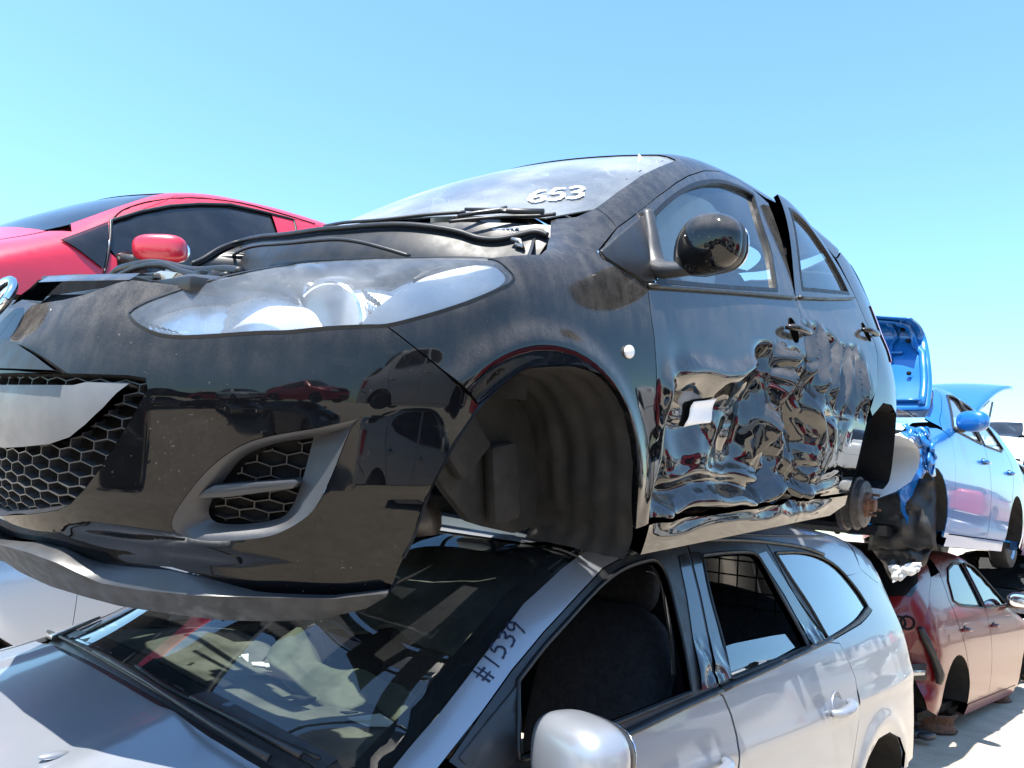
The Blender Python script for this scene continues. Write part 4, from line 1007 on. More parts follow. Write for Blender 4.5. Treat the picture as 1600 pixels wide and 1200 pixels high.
    fw = U(smooth_loop(FW, 3, sharp=(0, 10, 13))); rw = U(smooth_loop(RW, 3, sharp=(0, 6, 8))); qw = U(smooth_loop(QW, 3, sharp=(0, 5, 8)))
    t1 = np.vstack([U(AR[2:]+DR[:3]+[(1070, 845), (1095, 930), (1124, 1083)]), U([(1050, 1117), (982, 1150), (880, 1198), (760, 1248)]), U([(700, 1190)])])
    t2 = np.vstack([U([(1071, 845), (1110, 844), (1180, 846), (1195, 848), (1240, 930), (1294, 1003), (1200, 1048), (1126, 1082), (1097, 930)])])
    t3 = np.vstack([U([(1196, 848), (1250, 855), (1285, 867), (1320, 899), (1358, 948), (1363, 953), (1345, 974), (1296, 1003), (1242, 930)])])
    f1 = q('window_frame', t1, B, d1, holes=[fw], h=.03, flange=.02, off=.001)
    f2 = q('window_frame', t2, B, d2, holes=[rw], h=.03, flange=.02, off=.001)
    # thin raised channel around each opening
    for w, par in ((fw, d1), (rw, d2)):
        p = H.lift(inset(dens(w, .02), -.006)); tube('window_channel', p+H.grad(p)*.003, .006, M['rubber'], par, n=6, closed=True)
    for pts, par in ((BL[:1]+[(1050, 1118), (1122, 1085)], d1), (BR, d2)):
        p = H.cast([(880, 1198)]+pts if par is d1 else pts); p = resamp(smooth_loop(p, 4, closed=False), 20)
        tube('belt_moulding', p+H.grad(p)*.004+[0, 0, .012], .017, B, par, n=8, flat=.5)
    # gloss film on the pillars, bubbled at the foot
    def film(P):
        m = sst(1.14, 1.03, P[:, 2]); x, z = P[:, 0], P[:, 2]
        return .0035+m*.013*np.abs(noise2(x*26+noise2(x*9, z*12, 3), z*17, 71))
    FM = paint('gloss_pillar_film', (.012, .013, .016), 0, .2, 1., .05, .2, .8, .1)
    q('pillar_film', U([(1059, 869), (1073, 864), (1090, 930), (1104, 1000), (1112, 1072), (1093, 1079), (1082, 1000), (1072, 930)]), FM, d1, h=.010, disp=film, flange=.004, gap=0)
    q('pillar_film', U([(1077, 863), (1093, 863), (1108, 930), (1126, 1007), (1139, 1060), (1117, 1070), (1108, 1000), (1094, 930)]), FM, d2, h=.010, disp=film, flange=.004, gap=0)
    q('pillar_film', U([(1184, 866), (1196, 862), (1240, 930), (1268, 975), (1290, 1000), (1268, 1010), (1258, 990), (1225, 930)]), FM, d2, h=.012, disp=film, flange=.004, gap=0)
    # what is left of the rear door glass
    q('broken_glass', U([(1133, 1010), (1150, 1004), (1180, 998), (1210, 992), (1231, 989), (1247, 1010), (1200, 1036), (1141, 1062)]), M['sglass'], d2, h=.03, off=-.012, flange=.004, gap=0)
    # quarter panel
    AH = [(1335, 1215), (1343, 1200), (1355, 1172), (1372, 1158), (1390, 1158), (1399, 1175)]
    arc = H.cast(AH)
    arx = [(-2.62, .26), (-2.66, .42)]
    qq = np.vstack([U([(1295, 1004), (1345, 975), (1363, 953), (1358, 948), (1320, 899)]), S([(-3.34, 1.29), (-3.55, 1.22), (-3.68, 1.0), (-3.70, .80), (-3.70, .45)]), S([(-3.33, .45), (-3.31, .52), (-3.22, .60), (-3.08, .645), (-2.92, .645), (-2.78, .59), (-2.68, .48), (-2.62, .26), (-2.51, .26)]), rgap[::-1][1:]])
    def arch_d(P):
        rr_ = np.hypot(P[:, 0]+3.0, P[:, 2]-.30); return .014*np.exp(-((rr_-.40)/.04)**2)*sst(.3, .5, P[:, 2])+.008*np.exp(-((P[:, 2]-.82)/.03)**2)
    rq = q('rear_quarter', qq, K, R, h=.025, disp=arch_d)
    q('quarter_trim', t3, B, rq, holes=[qw], h=.03, flange=.01, off=.001)
    q('quarter_glass', qw, M['sglass'], rq, h=.05, off=-.004, flange=.004, gap=-.004)
    p = H.lift(inset(dens(qw, .02), -.004)); tube('window_channel', p+H.grad(p)*.003, .006, M['rubber'], rq, n=6, closed=True)
    # far side, mirrored with plain glass
    for nm, o, dsp in (('front_door', fd, crease), ('rear_door', rd, crease), ('rear_quarter', qq, None)):
        a = q(nm, o, K, R, h=.08); a.scale = (1, -1, 1)
        if nm == 'front_door': q('window_frame', t1, B, a, holes=[fw], h=.06); q('window_glass', fw, M['tint'], a, h=.1, off=-.01, flange=0, gap=-.005)
        if nm == 'rear_door': q('window_frame', t2, B, a, holes=[rw], h=.06); q('window_glass', rw, M['tint'], a, h=.1, off=-.01, flange=0, gap=-.005)
        if nm == 'rear_quarter': q('quarter_trim', t3, B, a, h=.06)
    tg = np.vstack([S([(-3.34, 1.29), (-3.55, 1.22), (-3.68, 1.0), (-3.70, .45)]), H.chart(np.array([(-3.86, .3, .45), (-3.86, .001, .45), (-3.7, .001, 1.1), (-3.42, .001, 1.42), (-3.40, .35, 1.40)]))])
    a, b = q('tailgate', tg, K, R, h=.07, mirror=True)
    # handles
    hc = H.cast([(1308, 1103)])[0]
    lathe('handle_cup', [(0, .052), (.004, .050), (-.006, .046), (-.014, .03), (-.016, .002)], hc, H.grad(hc[None])[0], K, d2, n=28)
    tube('handle', [hc+A(.085, .012, -.012), hc+A(.05, .040, -.010), hc+A(-.01, .046, -.004), hc+A(-.06, .036, .004), hc+A(-.085, .010, .008)], [.012, .018, .021, .019, .012], K, d2, n=12, smooth_sub=4)
    hc = H.side(np.array([(-1.50, .80)]))[0]
    tube('handle', [hc+A(.085, .012, -.012), hc+A(.05, .040, -.010), hc+A(-.01, .046, -.004), hc+A(-.06, .036, .004), hc+A(-.085, .010, .008)], [.012, .018, .021, .019, .012], K, d1, n=12, smooth_sub=4)
    # marker writing on the pillar: #1539
    o0, ax_, ay_ = np.array([757., 1066.]), np.array([58., -76.]), np.array([-21., -17.])
    def wr(segs):
        r = []
        for sgm in segs:
            s_ = smooth_loop(np.array(sgm, float), 5, closed=False) if len(sgm) > 2 else np.array(sgm, float)
            px = np.array([o0+ax_*p[0]+ay_*p[1] for p in s_]); P = H.cast(px); r.append((P, H.grad(P)))
        return r
    W = [[(.00, .15), (.20, .10)], [(-.02, .55), (.19, .50)], [(.06, -.25), (.03, .95)], [(.15, -.30), (.11, .85)],
         [(.34, -.15), (.33, .95)],
         [(.62, 1.0), (.50, .95), (.49, .60), (.57, .65), (.63, .40), (.60, .10), (.48, .0)],
         [(.70, .85), (.78, 1.0), (.84, .80), (.77, .55), (.85, .45), (.84, .10), (.72, .0)],
         [(1.06, .75), (.98, 1.0), (.92, .75), (.97, .50), (1.06, .70), (1.06, .45), (1.04, -.15)]]
    strokes('marker_number', wr(W), .0028, M['ink'], roof, off=.0012)
    # door mirror
    P3 = lambda px, y: H.plane(np.array(px, float), (0, y, 0), (0, 1, 0))
    mc = P3([(905., 1186.)], 1.0)[0]
    mr = empty('door_mirror'); mr.parent = R
    rot = Matrix.Rotation(-.25, 3, 'Z')
    blob('mirror_cap', mc, (.075, .115, .085), K, mr, e=(3.0, 2.8), rot=rot, n=40)
    blob('mirror_rim', mc+A(-.03, 0, -.004), (.06, .112, .082), B, mr, e=(3, 3), rot=rot, n=28)
    blob('mirror_glass', mc+A(-.088, 0, -.004), (.004, .10, .07), M['chrome'], mr, e=(3, 3), rot=rot, n=24)
    tube('mirror_arm', [mc+A(.02, -.06, -.05), mc+A(.04, -.14, -.08), mc+A(.06, -.20, -.08)], [.03, .028, .035], B, mr, n=10)
    # black corner trim ahead of the front window
    sa = H.cast([(716, 1186), (760, 1130), (806, 1072), (812, 1085), (812, 1180), (760, 1230)]); g = H.grad(sa)
    prism('mirror_sail', sa+g*.005, (0, -.012, 0), B, mr, bevel=.003)
    # cabin
    D = M['dark']
    for sgn in (1, -1):
        st = empty('front_seat'); st.parent = R
        blob('seat_cushion', (-1.30, .40*sgn, .48), (.27, .26, .10), M['seat'], st, e=(3, 3))
        blob('backrest', (-1.66, .40*sgn, .84), (.10, .26, .34), M['seat'], st, e=(3, 2.6), rot=Matrix.Rotation(-.28, 3, 'Y'))
        blob('headrest', (-1.80, .40*sgn, 1.22), (.055, .13, .09), M['seat'], st, e=(3, 2.6), rot=Matrix.Rotation(-.2, 3, 'Y'))
    blob('rear_bench', (-2.55, 0, .55), (.28, .66, .11), M['seat'], R, e=(3, 3.5)); blob('rear_backrest', (-2.85, 0, .86), (.10, .66, .32), M['seat'], R, e=(3, 3.5), rot=Matrix.Rotation(-.25, 3, 'Y'))
    box('floor_pan', (-1.6, 0, .24), (4.1, 1.55, .06), D, R, bevel=.02)
    box('head_lining', (-2.15, 0, 1.385), (2.0, 1.12, .012), D, R, bevel=.004)
    for sgn in (1, -1): box('door_card', (-1.55, .80*sgn, .60), (1.95, .03, .62), D, R, bevel=.01)
    # dash top under the screen, dusty and sunlit
    G = np.array([[(-.34-.20*y*y-.55*t, y, .955-.03*y*y-.02*t+.05*math.sin(min(1, max(0, t))*3.1)*math.exp(-((y+.33)/.22)**2)-.16*max(0, t-.72)**1.1*3+.006*noise2(np.array([y*6]), np.array([t*5]), 9)[0]) for y in np.linspace(-.70, .70, 50)] for t in np.linspace(0, 1.0, 24)])
    grid_obj('dashboard', G, M['khaki'], R, thick=-.03)
    tube('steering_wheel', [(-.98+.08*math.sin(t), -.38+.19*math.cos(t), .92+.18*math.sin(t)) for t in np.linspace(0, 2*math.pi, 28, endpoint=False)], .015, B, R, n=8, closed=True)
    # burst airbag cloth sagging over the dash
    G = []
    for i, t in enumerate(np.linspace(0, 1, 30)):
        row = []
        for s_ in np.linspace(0, 1, 16):
            y = .05+.55*t; x = -.60-.20*s_+.05*math.sin(5*t); z = 1.015-.06*t+.05*math.sin(s_*3)*(1-.5*t)+.018*math.sin(9*t+4*s_)+.012*noise2(np.array([t*9]), np.array([s_*6]), 4)[0]-.10*max(0, s_-.6)
            row.append((x, y, z))
        G.append(row)
    grid_obj('airbag_cloth', np.array(G), M['cloth'], R, thick=.004)
    # head lining torn loose and sagging behind the screen
    G = []
    for t in np.linspace(0, 1, 22):
        row = []
        for s_ in np.linspace(0, 1, 18):
            y = -.30+.95*s_; row.append((-1.16+.34*t-.10*y*y, y, 1.35-.27*t+.03*math.sin(7*s_+3*t)+.02*noise2(np.array([s_*8]), np.array([t*6]), 6)[0]-.05*math.sin(3.1*t)*s_))
        G.append(row)
    grid_obj('sagging_lining', np.array(G), M['khaki'], R, thick=.006)
    # papers and broken glass left on the dash
    rg = random.Random(8)
    for i in range(14):
        y = rg.uniform(-.15, .60); t = rg.uniform(.08, .60); c = A(-.34-.20*y*y-.55*t, y, .985-.03*y*y); a0 = rg.uniform(0, 3); s0 = rg.uniform(.012, .05)
        prism('dash_litter', [c+s0*A(math.cos(a0+k*1.6)*(1+.5*(k % 2)), math.sin(a0+k*1.6), .15*math.sin(k*2+i)) for k in range(4)], (0, 0, .003), M['paper'] if i % 3 == 0 else M['dplastic'], R, bevel=0)
    # loose seat belt hanging at the pillar
    sb = P3([(1012, 893), (1022, 896), (1035, 912), (1040, 945), (1046, 985), (1050, 1020), (1052, 1060)], .66)
    V = []; 
    for p in smooth_loop(sb, 4, closed=False): V.append([p+A(.012, 0, 0), p-A(.012, 0, 0)])
    grid_obj('seat_belt', np.array(V), M['bezel'], R, thick=.002)
    # cargo grid behind the rear bench
    cg = empty('cargo_grid'); cg.parent = R
    for i in range(13): tube('grid_bar', [(-2.75, -.55+i*.09, 1.08), (-2.75, -.55+i*.09, 1.37)], .004, D, cg, n=6)
    for i in range(5): tube('grid_bar', [(-2.75, -.56, 1.10+i*.065), (-2.75, .56, 1.10+i*.065)], .004, D, cg, n=6)
    # rear wheel wells
    for sgn in (1, -1):
        ar = H.side(np.array([(-3.36, .30), (-3.33, .45), (-3.31, .52), (-3.22, .60), (-3.08, .645), (-2.92, .645), (-2.78, .59), (-2.68, .48), (-2.64, .30)])); cs = []
        for dy in (0, .02, .12, .3): 
            p = ar.copy(); p[:, 1] -= dy+.004; cs.append(p*[1, sgn, 1])
        wl_ = loft('rear_wheel_well', cs, M['liner'], R, closed=False, n=40, flip=sgn > 0)
        prism('inner_wall', [(x, .58*sgn, z) for x, z in ((-3.36, .2), (-3.33, .5), (-3.1, .64), (-2.9, .64), (-2.66, .5), (-2.62, .2))], (0, -.03*sgn, 0), D, wl_, bevel=.01)
        hb = A(-3.0, .70*sgn, .28); dr = lathe('brake_disc', [(-.03, .05), (-.02, .13), (0, .13), (.005, .07), (.04, .065), (.045, .02)], hb, (0, sgn, 0), M['rust'], R, n=32)
        for x0 in (0., ): lathe('brake_disc', [(-.03, .05), (-.02, .14), (0, .14), (.005, .07), (.04, .065), (.045, .02)], A(0, .72*sgn, .28), (0, sgn, 0), M['rust'], R, n=32)
    a = q('sill', S([(-.46, .17), (-.46, .255), (-2.5, .255), (-2.6, .17)]), K, R, h=.06, flange=.05, mirror=True)
    # welded stands that carry the car
    return R
M['khaki'] = plain('khaki_dash_cover', (.085, .082, .072), .9, 0, .5, 6, .2, 90)
M['svscreen'] = glass('estate_windscreen', (.72, .80, .76), 1., .025, 2.)
M['sglass'] = glass('green_side_glass', (.35, .42, .40), 2.2, .02)
build_silver()
# ------------------------------------------------------------ the other wrecks
WZ = ([.1, .2, .3, .45, .6, .75, .85, .93, 1.0, 1.1, 1.25, 1.4, 1.5], [.80, .83, .855, .872, .878, .872, .858, .84, .815, .77, .695, .615, .54])
WX = ([1.0, .7, .4, .1, 0, -.5, -1.2, -2.2, -2.8, -3.2, -3.6], [-.12, -.06, -.02, -.005, 0, 0, 0, 0, -.008, -.03, -.10])
XF = ([.1, .2, .35, .5, .62, .70, .78, .88, 1.0], [.78, .83, .86, .865, .84, .80, .70, .48, .2])
ZT = dict(
    hatch=([.85, .6, .3, 0, -.25, -.6, -1.05, -1.4, -1.9, -2.5, -2.9, -3.2, -3.4, -3.5], [.72, .82, .90, .965, 1.03, 1.21, 1.40, 1.455, 1.46, 1.40, 1.29, 1.08, .9, .7]),
    sedan=([.85, .6, .3, 0, -.25, -.6, -1.05, -1.4, -1.9, -2.4, -2.8, -3.0, -3.45, -3.6], [.72, .82, .90, .965, 1.03, 1.21, 1.40, 1.455, 1.45, 1.36, 1.18, 1.09, 1.04, .8]),
    suv=([.85, .6, .3, 0, -.25, -.6, -.95, -1.4, -1.9, -2.6, -3.1, -3.35, -3.5, -3.6], [.86, .97, 1.04, 1.09, 1.15, 1.36, 1.56, 1.64, 1.65, 1.62, 1.56, 1.35, 1.1, .8]),
    coupe=([.85, .6, .3, .1, -.05, -.4, -.8, -1.2, -1.6, -2.0, -2.5, -2.9, -3.2, -3.5], [.76, .84, .92, .985, 1.045, 1.235, 1.41, 1.485, 1.50, 1.475, 1.38, 1.22, 1.03, .8]))
REAR = dict(hatch=-3.42, sedan=-3.55, suv=-3.52, coupe=-3.4)
def ghull(Mx, style, tall=0.):
    wz = WZ
    if style == 'suv': wz = ([z*1.12 for z in WZ[0]], WZ[1])
    return Hull(np.array(Mx), wz, WX, XF, ZT[style], rear=(REAR[style], .2, .82, 3), xc=.55, xr=-2.95, zc=.62)
def gcar(name, label, Mx, style, paintm, glassm, h=.05, group=None, skip=(), win=None, wheels=False, disp=None, mirrors=True, cat='car', trim=None, hbon=None):
    """a complete plain car: panels, glass, lamps, handles, mirrors, wheel wells"""
    R = empty(name, Mx, label=label, category=cat)
    if group: R['group'] = group
    H = ghull(Mx, style); q = H.panel; zs = 1.12 if style == 'suv' else 1.
    A = lambda *p: np.array(p, float)
    S = lambda pts: H.chart(H.side(np.array([(x, z*zs) for x, z in pts], float)))
    def T3(pts): return np.array([(x, y, H.zt(np.array([x+.45*y*y]))[0]-.05*y*y) for x, y in pts])
    T = lambda pts: H.chart(T3(pts)); E3 = lambda pts: H.chart(np.array([(x, y, z*zs) for x, y, z in pts], float))
    def both(nm, outline, mat, par=R, **kw):
        kw.setdefault('h', h); return q(nm, outline, mat, par, mirror=True, **kw)
    def one(nm, outline, mat, par=R, **kw):
        a, b = both(nm, outline, mat, par, **kw)
        bm = bmesh.new(); bm.from_mesh(a.data); bm.from_mesh(b.data); n = [tuple(v.vector) for v in a.data.corner_normals]+[tuple(v.vector) for v in b.data.corner_normals]
        bm.to_mesh(a.data); bm.free(); a.data.normals_split_custom_set(n); bpy.data.objects.remove(b); return a
    arc = lambda cx, r, a0, a1, n=12, cz=.30: [(cx+r*math.cos(t), cz+r*math.sin(t)) for t in np.linspace(a0, a1, n)]
    fA = arc(0, .36, -.1, math.pi+.1); rA = arc(-2.64, .36, -.1, math.pi+.1)
    xr = REAR[style]
    # bonnet / fender / bumpers
    if 'bonnet' not in skip:
        bo = T([(-.17-.17*y*y, y) for y in np.linspace(-.66, .66, 9)]+[(.2, .68), (.48, .62)]+[(.68-.45*y*y, y) for y in np.linspace(.52, -.52, 7)]+[(.48, -.62), (.2, -.68)])
        q('bonnet', bo, paintm, R, h=h)
    if 'fender' not in skip:
        ff = np.vstack([T([(-.25, .67), (.2, .69), (.48, .63)]), E3([(.70, .66, .70), (.64, .73, .47)]), S([(.42, .47)]+fA+[(-.37, .22), (-.47, .22), (-.49, .6), (-.50, .90), (-.42, .97)])])
        both('front_fender', ff, paintm, disp=disp)
    if 'front_bumper' not in skip:
        fb = np.vstack([E3([(.86, .001, .18), (.86, .001, .64), (.78, .33, .655), (.70, .66, .655), (.64, .735, .46)]), S([(.40, .42), (.38, .2)]), E3([(.68, .72, .18)])])
        one('front_bumper', fb, paintm)
        one('grille', E3([(.87, .001, .26), (.87, .001, .46), (.86, .30, .45), (.82, .42, .36), (.86, .34, .26)]), M['dplastic'], off=.004, flange=.006)
        both('headlight', E3([(.76, .36, .66), (.70, .60, .665), (.52, .73, .70), (.50, .70, .76), (.64, .56, .74), (.72, .40, .70)]), M['whitelens'], off=.004, flange=.01, h=.04)
    # roof, windscreen
    hx = -.92 if style != 'suv' else -.85
    if style == 'coupe': hx = -.72
    bx = -.22 if style != 'coupe' else -.02
    sh = lambda z: z
    pil = [(bx-.28, .985), (bx-.42, 1.07), (hx-.14, 1.31), (hx-.24, 1.375)]
    rail = [(hx-.36, 1.40), (-1.60, 1.41), (-1.9, 1.405), (-2.2, 1.36), (-2.45, 1.27)]
    wsn = [(bx-.40*.36, .60), (bx-.34, .655), (hx-.02, .61), (hx-.20, .56)]
    wsn3 = T3(wsn)
    wo = np.vstack([H.chart(wsn3), T([(hx-.45*y*y-.03, y) for y in np.linspace(.50, -.50, 9)]), H.chart(wsn3*[1, -1, 1])[::-1], T([(bx-.40*y*y, y) for y in np.linspace(-.55, .55, 9)])])
    ws = q('windscreen', wo, glassm, R, h=.08, off=-.004, flange=.004)
    rz = [p for p in rail]
    xt = {'hatch': -2.62, 'sedan': -2.25, 'suv': -3.0, 'coupe': -2.3}[style]
    if style == 'suv': rz = [(hx-.36, 1.40), (-1.6, 1.42), (-2.2, 1.41), (-2.8, 1.385), (-3.0, 1.36)]
    ro = np.vstack([H.chart(wsn3)[1:], T([(hx-.45*y*y-.03, y) for y in np.linspace(.48, 0, 5)]), T([(-1.6, 0), (xt, 0), (xt+.03, .3), (xt+.08, .48)]), S(rz[::-1]), S(pil[::-1])])
    one('roof', ro, paintm, flange=.012)
    # doors with windows
    W1 = [(bx-.47, 1.0), (bx-.62, 1.10), (hx-.28, 1.33), (hx-.45, 1.355), (-1.53, 1.355), (-1.55, .995)]
    W2 = [(-1.63, .995), (-1.62, 1.355), (-1.9, 1.345), (-2.15, 1.30), (-2.34, 1.20), (-2.46, 1.06), (-2.3, 1.02)]
    w1 = S(W1) if win is None else win(H, 0); w2 = S(W2) if win is None else win(H, 1)
    rl = [p for p in rail]
    d1o = np.vstack([S([(-.47, .25), (-.49, .6), (-.50, .90), (-.46, .965)]), S(pil), S(rail[:2]), S([(-1.58, .99), (-1.58, .25)])])
    d2o = np.vstack([S([(-1.585, .25), (-1.585, .99), (-1.605, 1.405)]), S(rail[2:]), S([(-2.56, 1.07), (-2.555, .9), (-2.435, .70), (-2.355, .53), (-2.29, .42), (-2.265, .25)])])
    for nm, o, w in (('front_door', d1o, w1), ('rear_door', d2o, w2)):
        if nm in skip: continue
        ab = both(nm, o, paintm, holes=[w], disp=disp, flange=.015)
        for i, o_ in enumerate(ab):
            g = q('door_glass', w, glassm, o_, h=.09, off=-.008, flange=0, gap=-.004)
            p = H.lift(inset(dens(w, .04), -.004)); p = p+H.grad(p)*.002; 
            s_ = tube('window_seal', p, .009, M['rubber'], o_, n=5, closed=True)
            hx_ = (-1.42 if nm == 'front_door' else -2.38); c = H.side(np.array([(hx_, .84*zs)]))[0]
            hn = tube('handle', [c+A(.08, .0, 0), c+A(.06, .028, 0), c+A(-.05, .03, 0), c+A(-.09, 0, 0)], .013, paintm, o_, n=7)
            cup = blob('handle_cup', c, (.04, .006, .03), M['dplastic'], o_, n=12)
            if i:
                for x in (g, s_, hn, cup): x.scale = (1, -1, 1)
    # quarter, tailgate, bumper
    if style in ('sedan', 'coupe'): top = [(-2.46, 1.27), (-2.75, 1.12), (-2.95, 1.03), (-3.30, .985)]
    elif style == 'suv': top = [(-2.45, 1.27), (-2.8, 1.385), (-3.0, 1.36), (-3.25, 1.22), (-3.36, 1.0)]
    else: top = [(-2.46, 1.27), (-2.75, 1.23), (-3.0, 1.10), (-3.18, .98)]
    qo = np.vstack([S([(-2.57, 1.07)]), S(top), S([(-3.30, .78), (-3.30, .64), (-3.05, .56), (-3.02, .40)] if 'rear_bumper' not in skip else [(-3.30, .78), (-3.26, .50), (-3.20, .30), (-3.04, .24)]), S(arc(-2.64, .36, .68, math.pi-.05, 12)[::-1]), S([(-2.445, .705), (-2.565, .9)])])
    if 'quarter' not in skip: both('rear_quarter', qo, paintm, disp=disp)
    if 'rear_bumper' not in skip:
        one('rear_bumper', np.vstack([S([(-3.03, .39), (-3.06, .55), (-3.31, .63)]), E3([(xr, .3, .62), (xr, .001, .62), (xr, .001, .22), (xr+.05, .5, .22)]), S([(-3.0, .22)])]), paintm)
    if 'tailgate' not in skip:
        if style in ('hatch', 'suv'):
            t = np.vstack([S(top[1:]), S([(-3.31, .63)]), E3([(xr, .3, .63), (xr, .001, .63), (xr+.1, .001, 1.0)]), T([(xt, 0), (xt+.03, .3), (xt+.10, .46)])])
            g = E3([(xr+.28, .001, 1.02), (xr+.30, .5, 1.02)]); 
            one('tailgate', t, paintm)
            a = one('rear_window', np.vstack([E3([(xr+.2, .001, .98), (xr+.22, .55, .98)]), T([(xt-.08, .46), (xt-.10, .001)])]), M['tint'], off=.004, flange=.004)
        else:
            one('boot_lid', np.vstack([T([(-2.95, 0), (-2.93, .4), (-2.95, .62)]), S([(-3.30, .975), (-3.31, .63)]), E3([(xr, .3, .63), (xr, .001, .63)])]), paintm)
            one('rear_window', np.vstack([T([(xt-.02, 0), (xt+.02, .3), (xt+.05, .46), (-2.86, .58), (-2.92, .4), (-2.93, 0)])]), M['tint'], off=-.003, flange=.004)
    if 'tail_lamp' not in skip: both('tail_lamp', S([(-3.14, .93), (-3.30, .92), (-3.305, .70), (-3.20, .72)]) if style != 'suv' else S([(-3.24, 1.05), (-3.33, 1.0), (-3.32, .7), (-3.24, .72)]), M['red'], off=.005, flange=.008)
    both('sill', S([(-.45, .16), (-.45, .245), (-2.22, .245), (-2.26, .16)]), paintm, flange=.06)
    # wells, floor, mirrors, seats
    for sgn in (1, -1):
        for cx, ar in ((0, fA), (-2.64, rA)):
            p0 = H.side(np.array([(x, z*zs) for x, z in ar])); p0[:, 1] -= .004
            w_ = loft('wheel_well', [p0*[1, sgn, 1], (p0-[0, .28, 0])*[1, sgn, 1]], M['liner'], R, closed=False, n=24, flip=sgn > 0)
            prism('inner_wall', [(x, .55*sgn, z*zs) for x, z in arc(cx, .36, 0, math.pi, 10)], (0, -.02*sgn, 0), M['dark'], w_, bevel=0)
            if wheels:
                wh = empty('wheel'); wh.parent = R; o_ = A(cx, .72*sgn, .31)
                lathe('tyre', [(-.10, .20), (-.10, .27), (-.085, .305), (.06, .31), (.085, .30), (.10, .265), (.10, .205), (.07, .20)], o_, (0, sgn, 0), M['rubber'], wh, n=28)
                lathe('rim', [(.0, .02), (.05, .03), (.055, .09), (.05, .17), (.085, .195), (.095, .205), (.02, .2)], o_, (0, sgn, 0), M['bezel'], wh, n=20)
            else: lathe('brake_disc', [(-.02, .04), (-.02, .13), (0, .13), (.005, .07), (.04, .06), (.045, .02)], A(cx, .70*sgn, .30), (0, sgn, 0), M['rust'], R, n=20)
        if mirrors:
            c = H.side(np.array([(bx-.50, 1.04*zs)]))[0]; mc = (c+A(.02, .14, .02))*[1, sgn, 1]; mr = empty('door_mirror'); mr.parent = R
            blob('mirror_cap', mc, (.065, .11, .075), paintm, mr, e=(2.6, 2.6), rot=Matrix.Rotation(-.3*sgn, 3, 'Z'), n=22)
            blob('mirror_glass', mc+A(-.062, 0, 0), (.006, .09, .06), M['chrome'], mr, e=(3, 3), rot=Matrix.Rotation(-.3*sgn, 3, 'Z'), n=16)
            tube('mirror_arm', [c*[1, sgn, 1]-A(0, .02*sgn, .04), mc-A(0, .05*sgn, .06)], .022, M['dplastic'], mr, n=8)
        for x0 in (-1.65, -2.75 if style != 'sedan' else -2.55):
            blob('seat_back', (x0, .38*sgn, .85*zs), (.10, .25, .36), M['seat'], R, e=(3, 2.6), rot=Matrix.Rotation(-.25, 3, 'Y'), n=14)
    box('floor_pan', (-1.35, 0, .22), (3.6, 1.45, .06), M['dark'], R, bevel=0, smooth=False)
    blob('dashboard', (-.62, 0, .88*zs), (.22, .62, .12), M['dark'], R, e=(3, 4), n=14)
    return R, H
# --- red hatchback on the ground behind the estate, tail towards us
RHM = Mpose((-8.472, -.341, -.09), 177.72, 1.08, .93)
def crash(P):
    return .05*sst(-3.0, -3.35, P[:, 0])*noise2(P[:, 1]*5, P[:, 2]*6, 81)-.06*sst(-3.05, -3.4, P[:, 0])
red2, RH = gcar('red_hatchback', 'dark red hatchback with a stripped tail, on the sand under the blue car', RHM, 'hatch', M['dred'], M['tint'], h=.035, skip=('tail_lamp', 'rear_bumper'), disp=crash)
# --- blue hatchback above it, bonnet and tailgate up
BLM = Mpose((-4.328, -.267, 1.295), -1.65, -.36, -1.48)
def bcrash(P):
    x, y, z = P.T; return -.05*sst(.15, .5, x)*np.abs(noise2(x*8, z*8, 91))-.03*sst(.0, .4, x)*noise2(x*14, z*11, 92)
blue, BH = gcar('blue_hatchback', 'bright blue hatchback with crushed nose and open bonnet, on the red hatchback', BLM, 'hatch', M['blue'], M['glass'], h=.035, skip=('bonnet', 'front_bumper', 'tailgate', 'tail_lamp'), disp=bcrash)
# --- red car top left, beyond the hatchback
RLM = Mpose((.218, -3.0, 1.598), 4.71, 8.15, .21)
def rl_win(H, k):
    return H.uv(np.array([(174, 346), (219, 332), (266, 323), (312, 320), (359, 321), (406, 331), (458, 344), (468, 400), (440, 430), (300, 440), (163, 430)], float)) if k == 0 else H.chart(H.side(np.array([(-1.75, 1.02), (-1.74, 1.30), (-2.0, 1.28), (-2.2, 1.2), (-2.36, 1.06)])))
redl, RL = gcar('red_car', 'bright red car with a matching mirror, behind the open engine bay of the black hatchback', RLM, 'coupe', M['red'], M['tint'], h=.035, win=rl_win, mirrors=False)
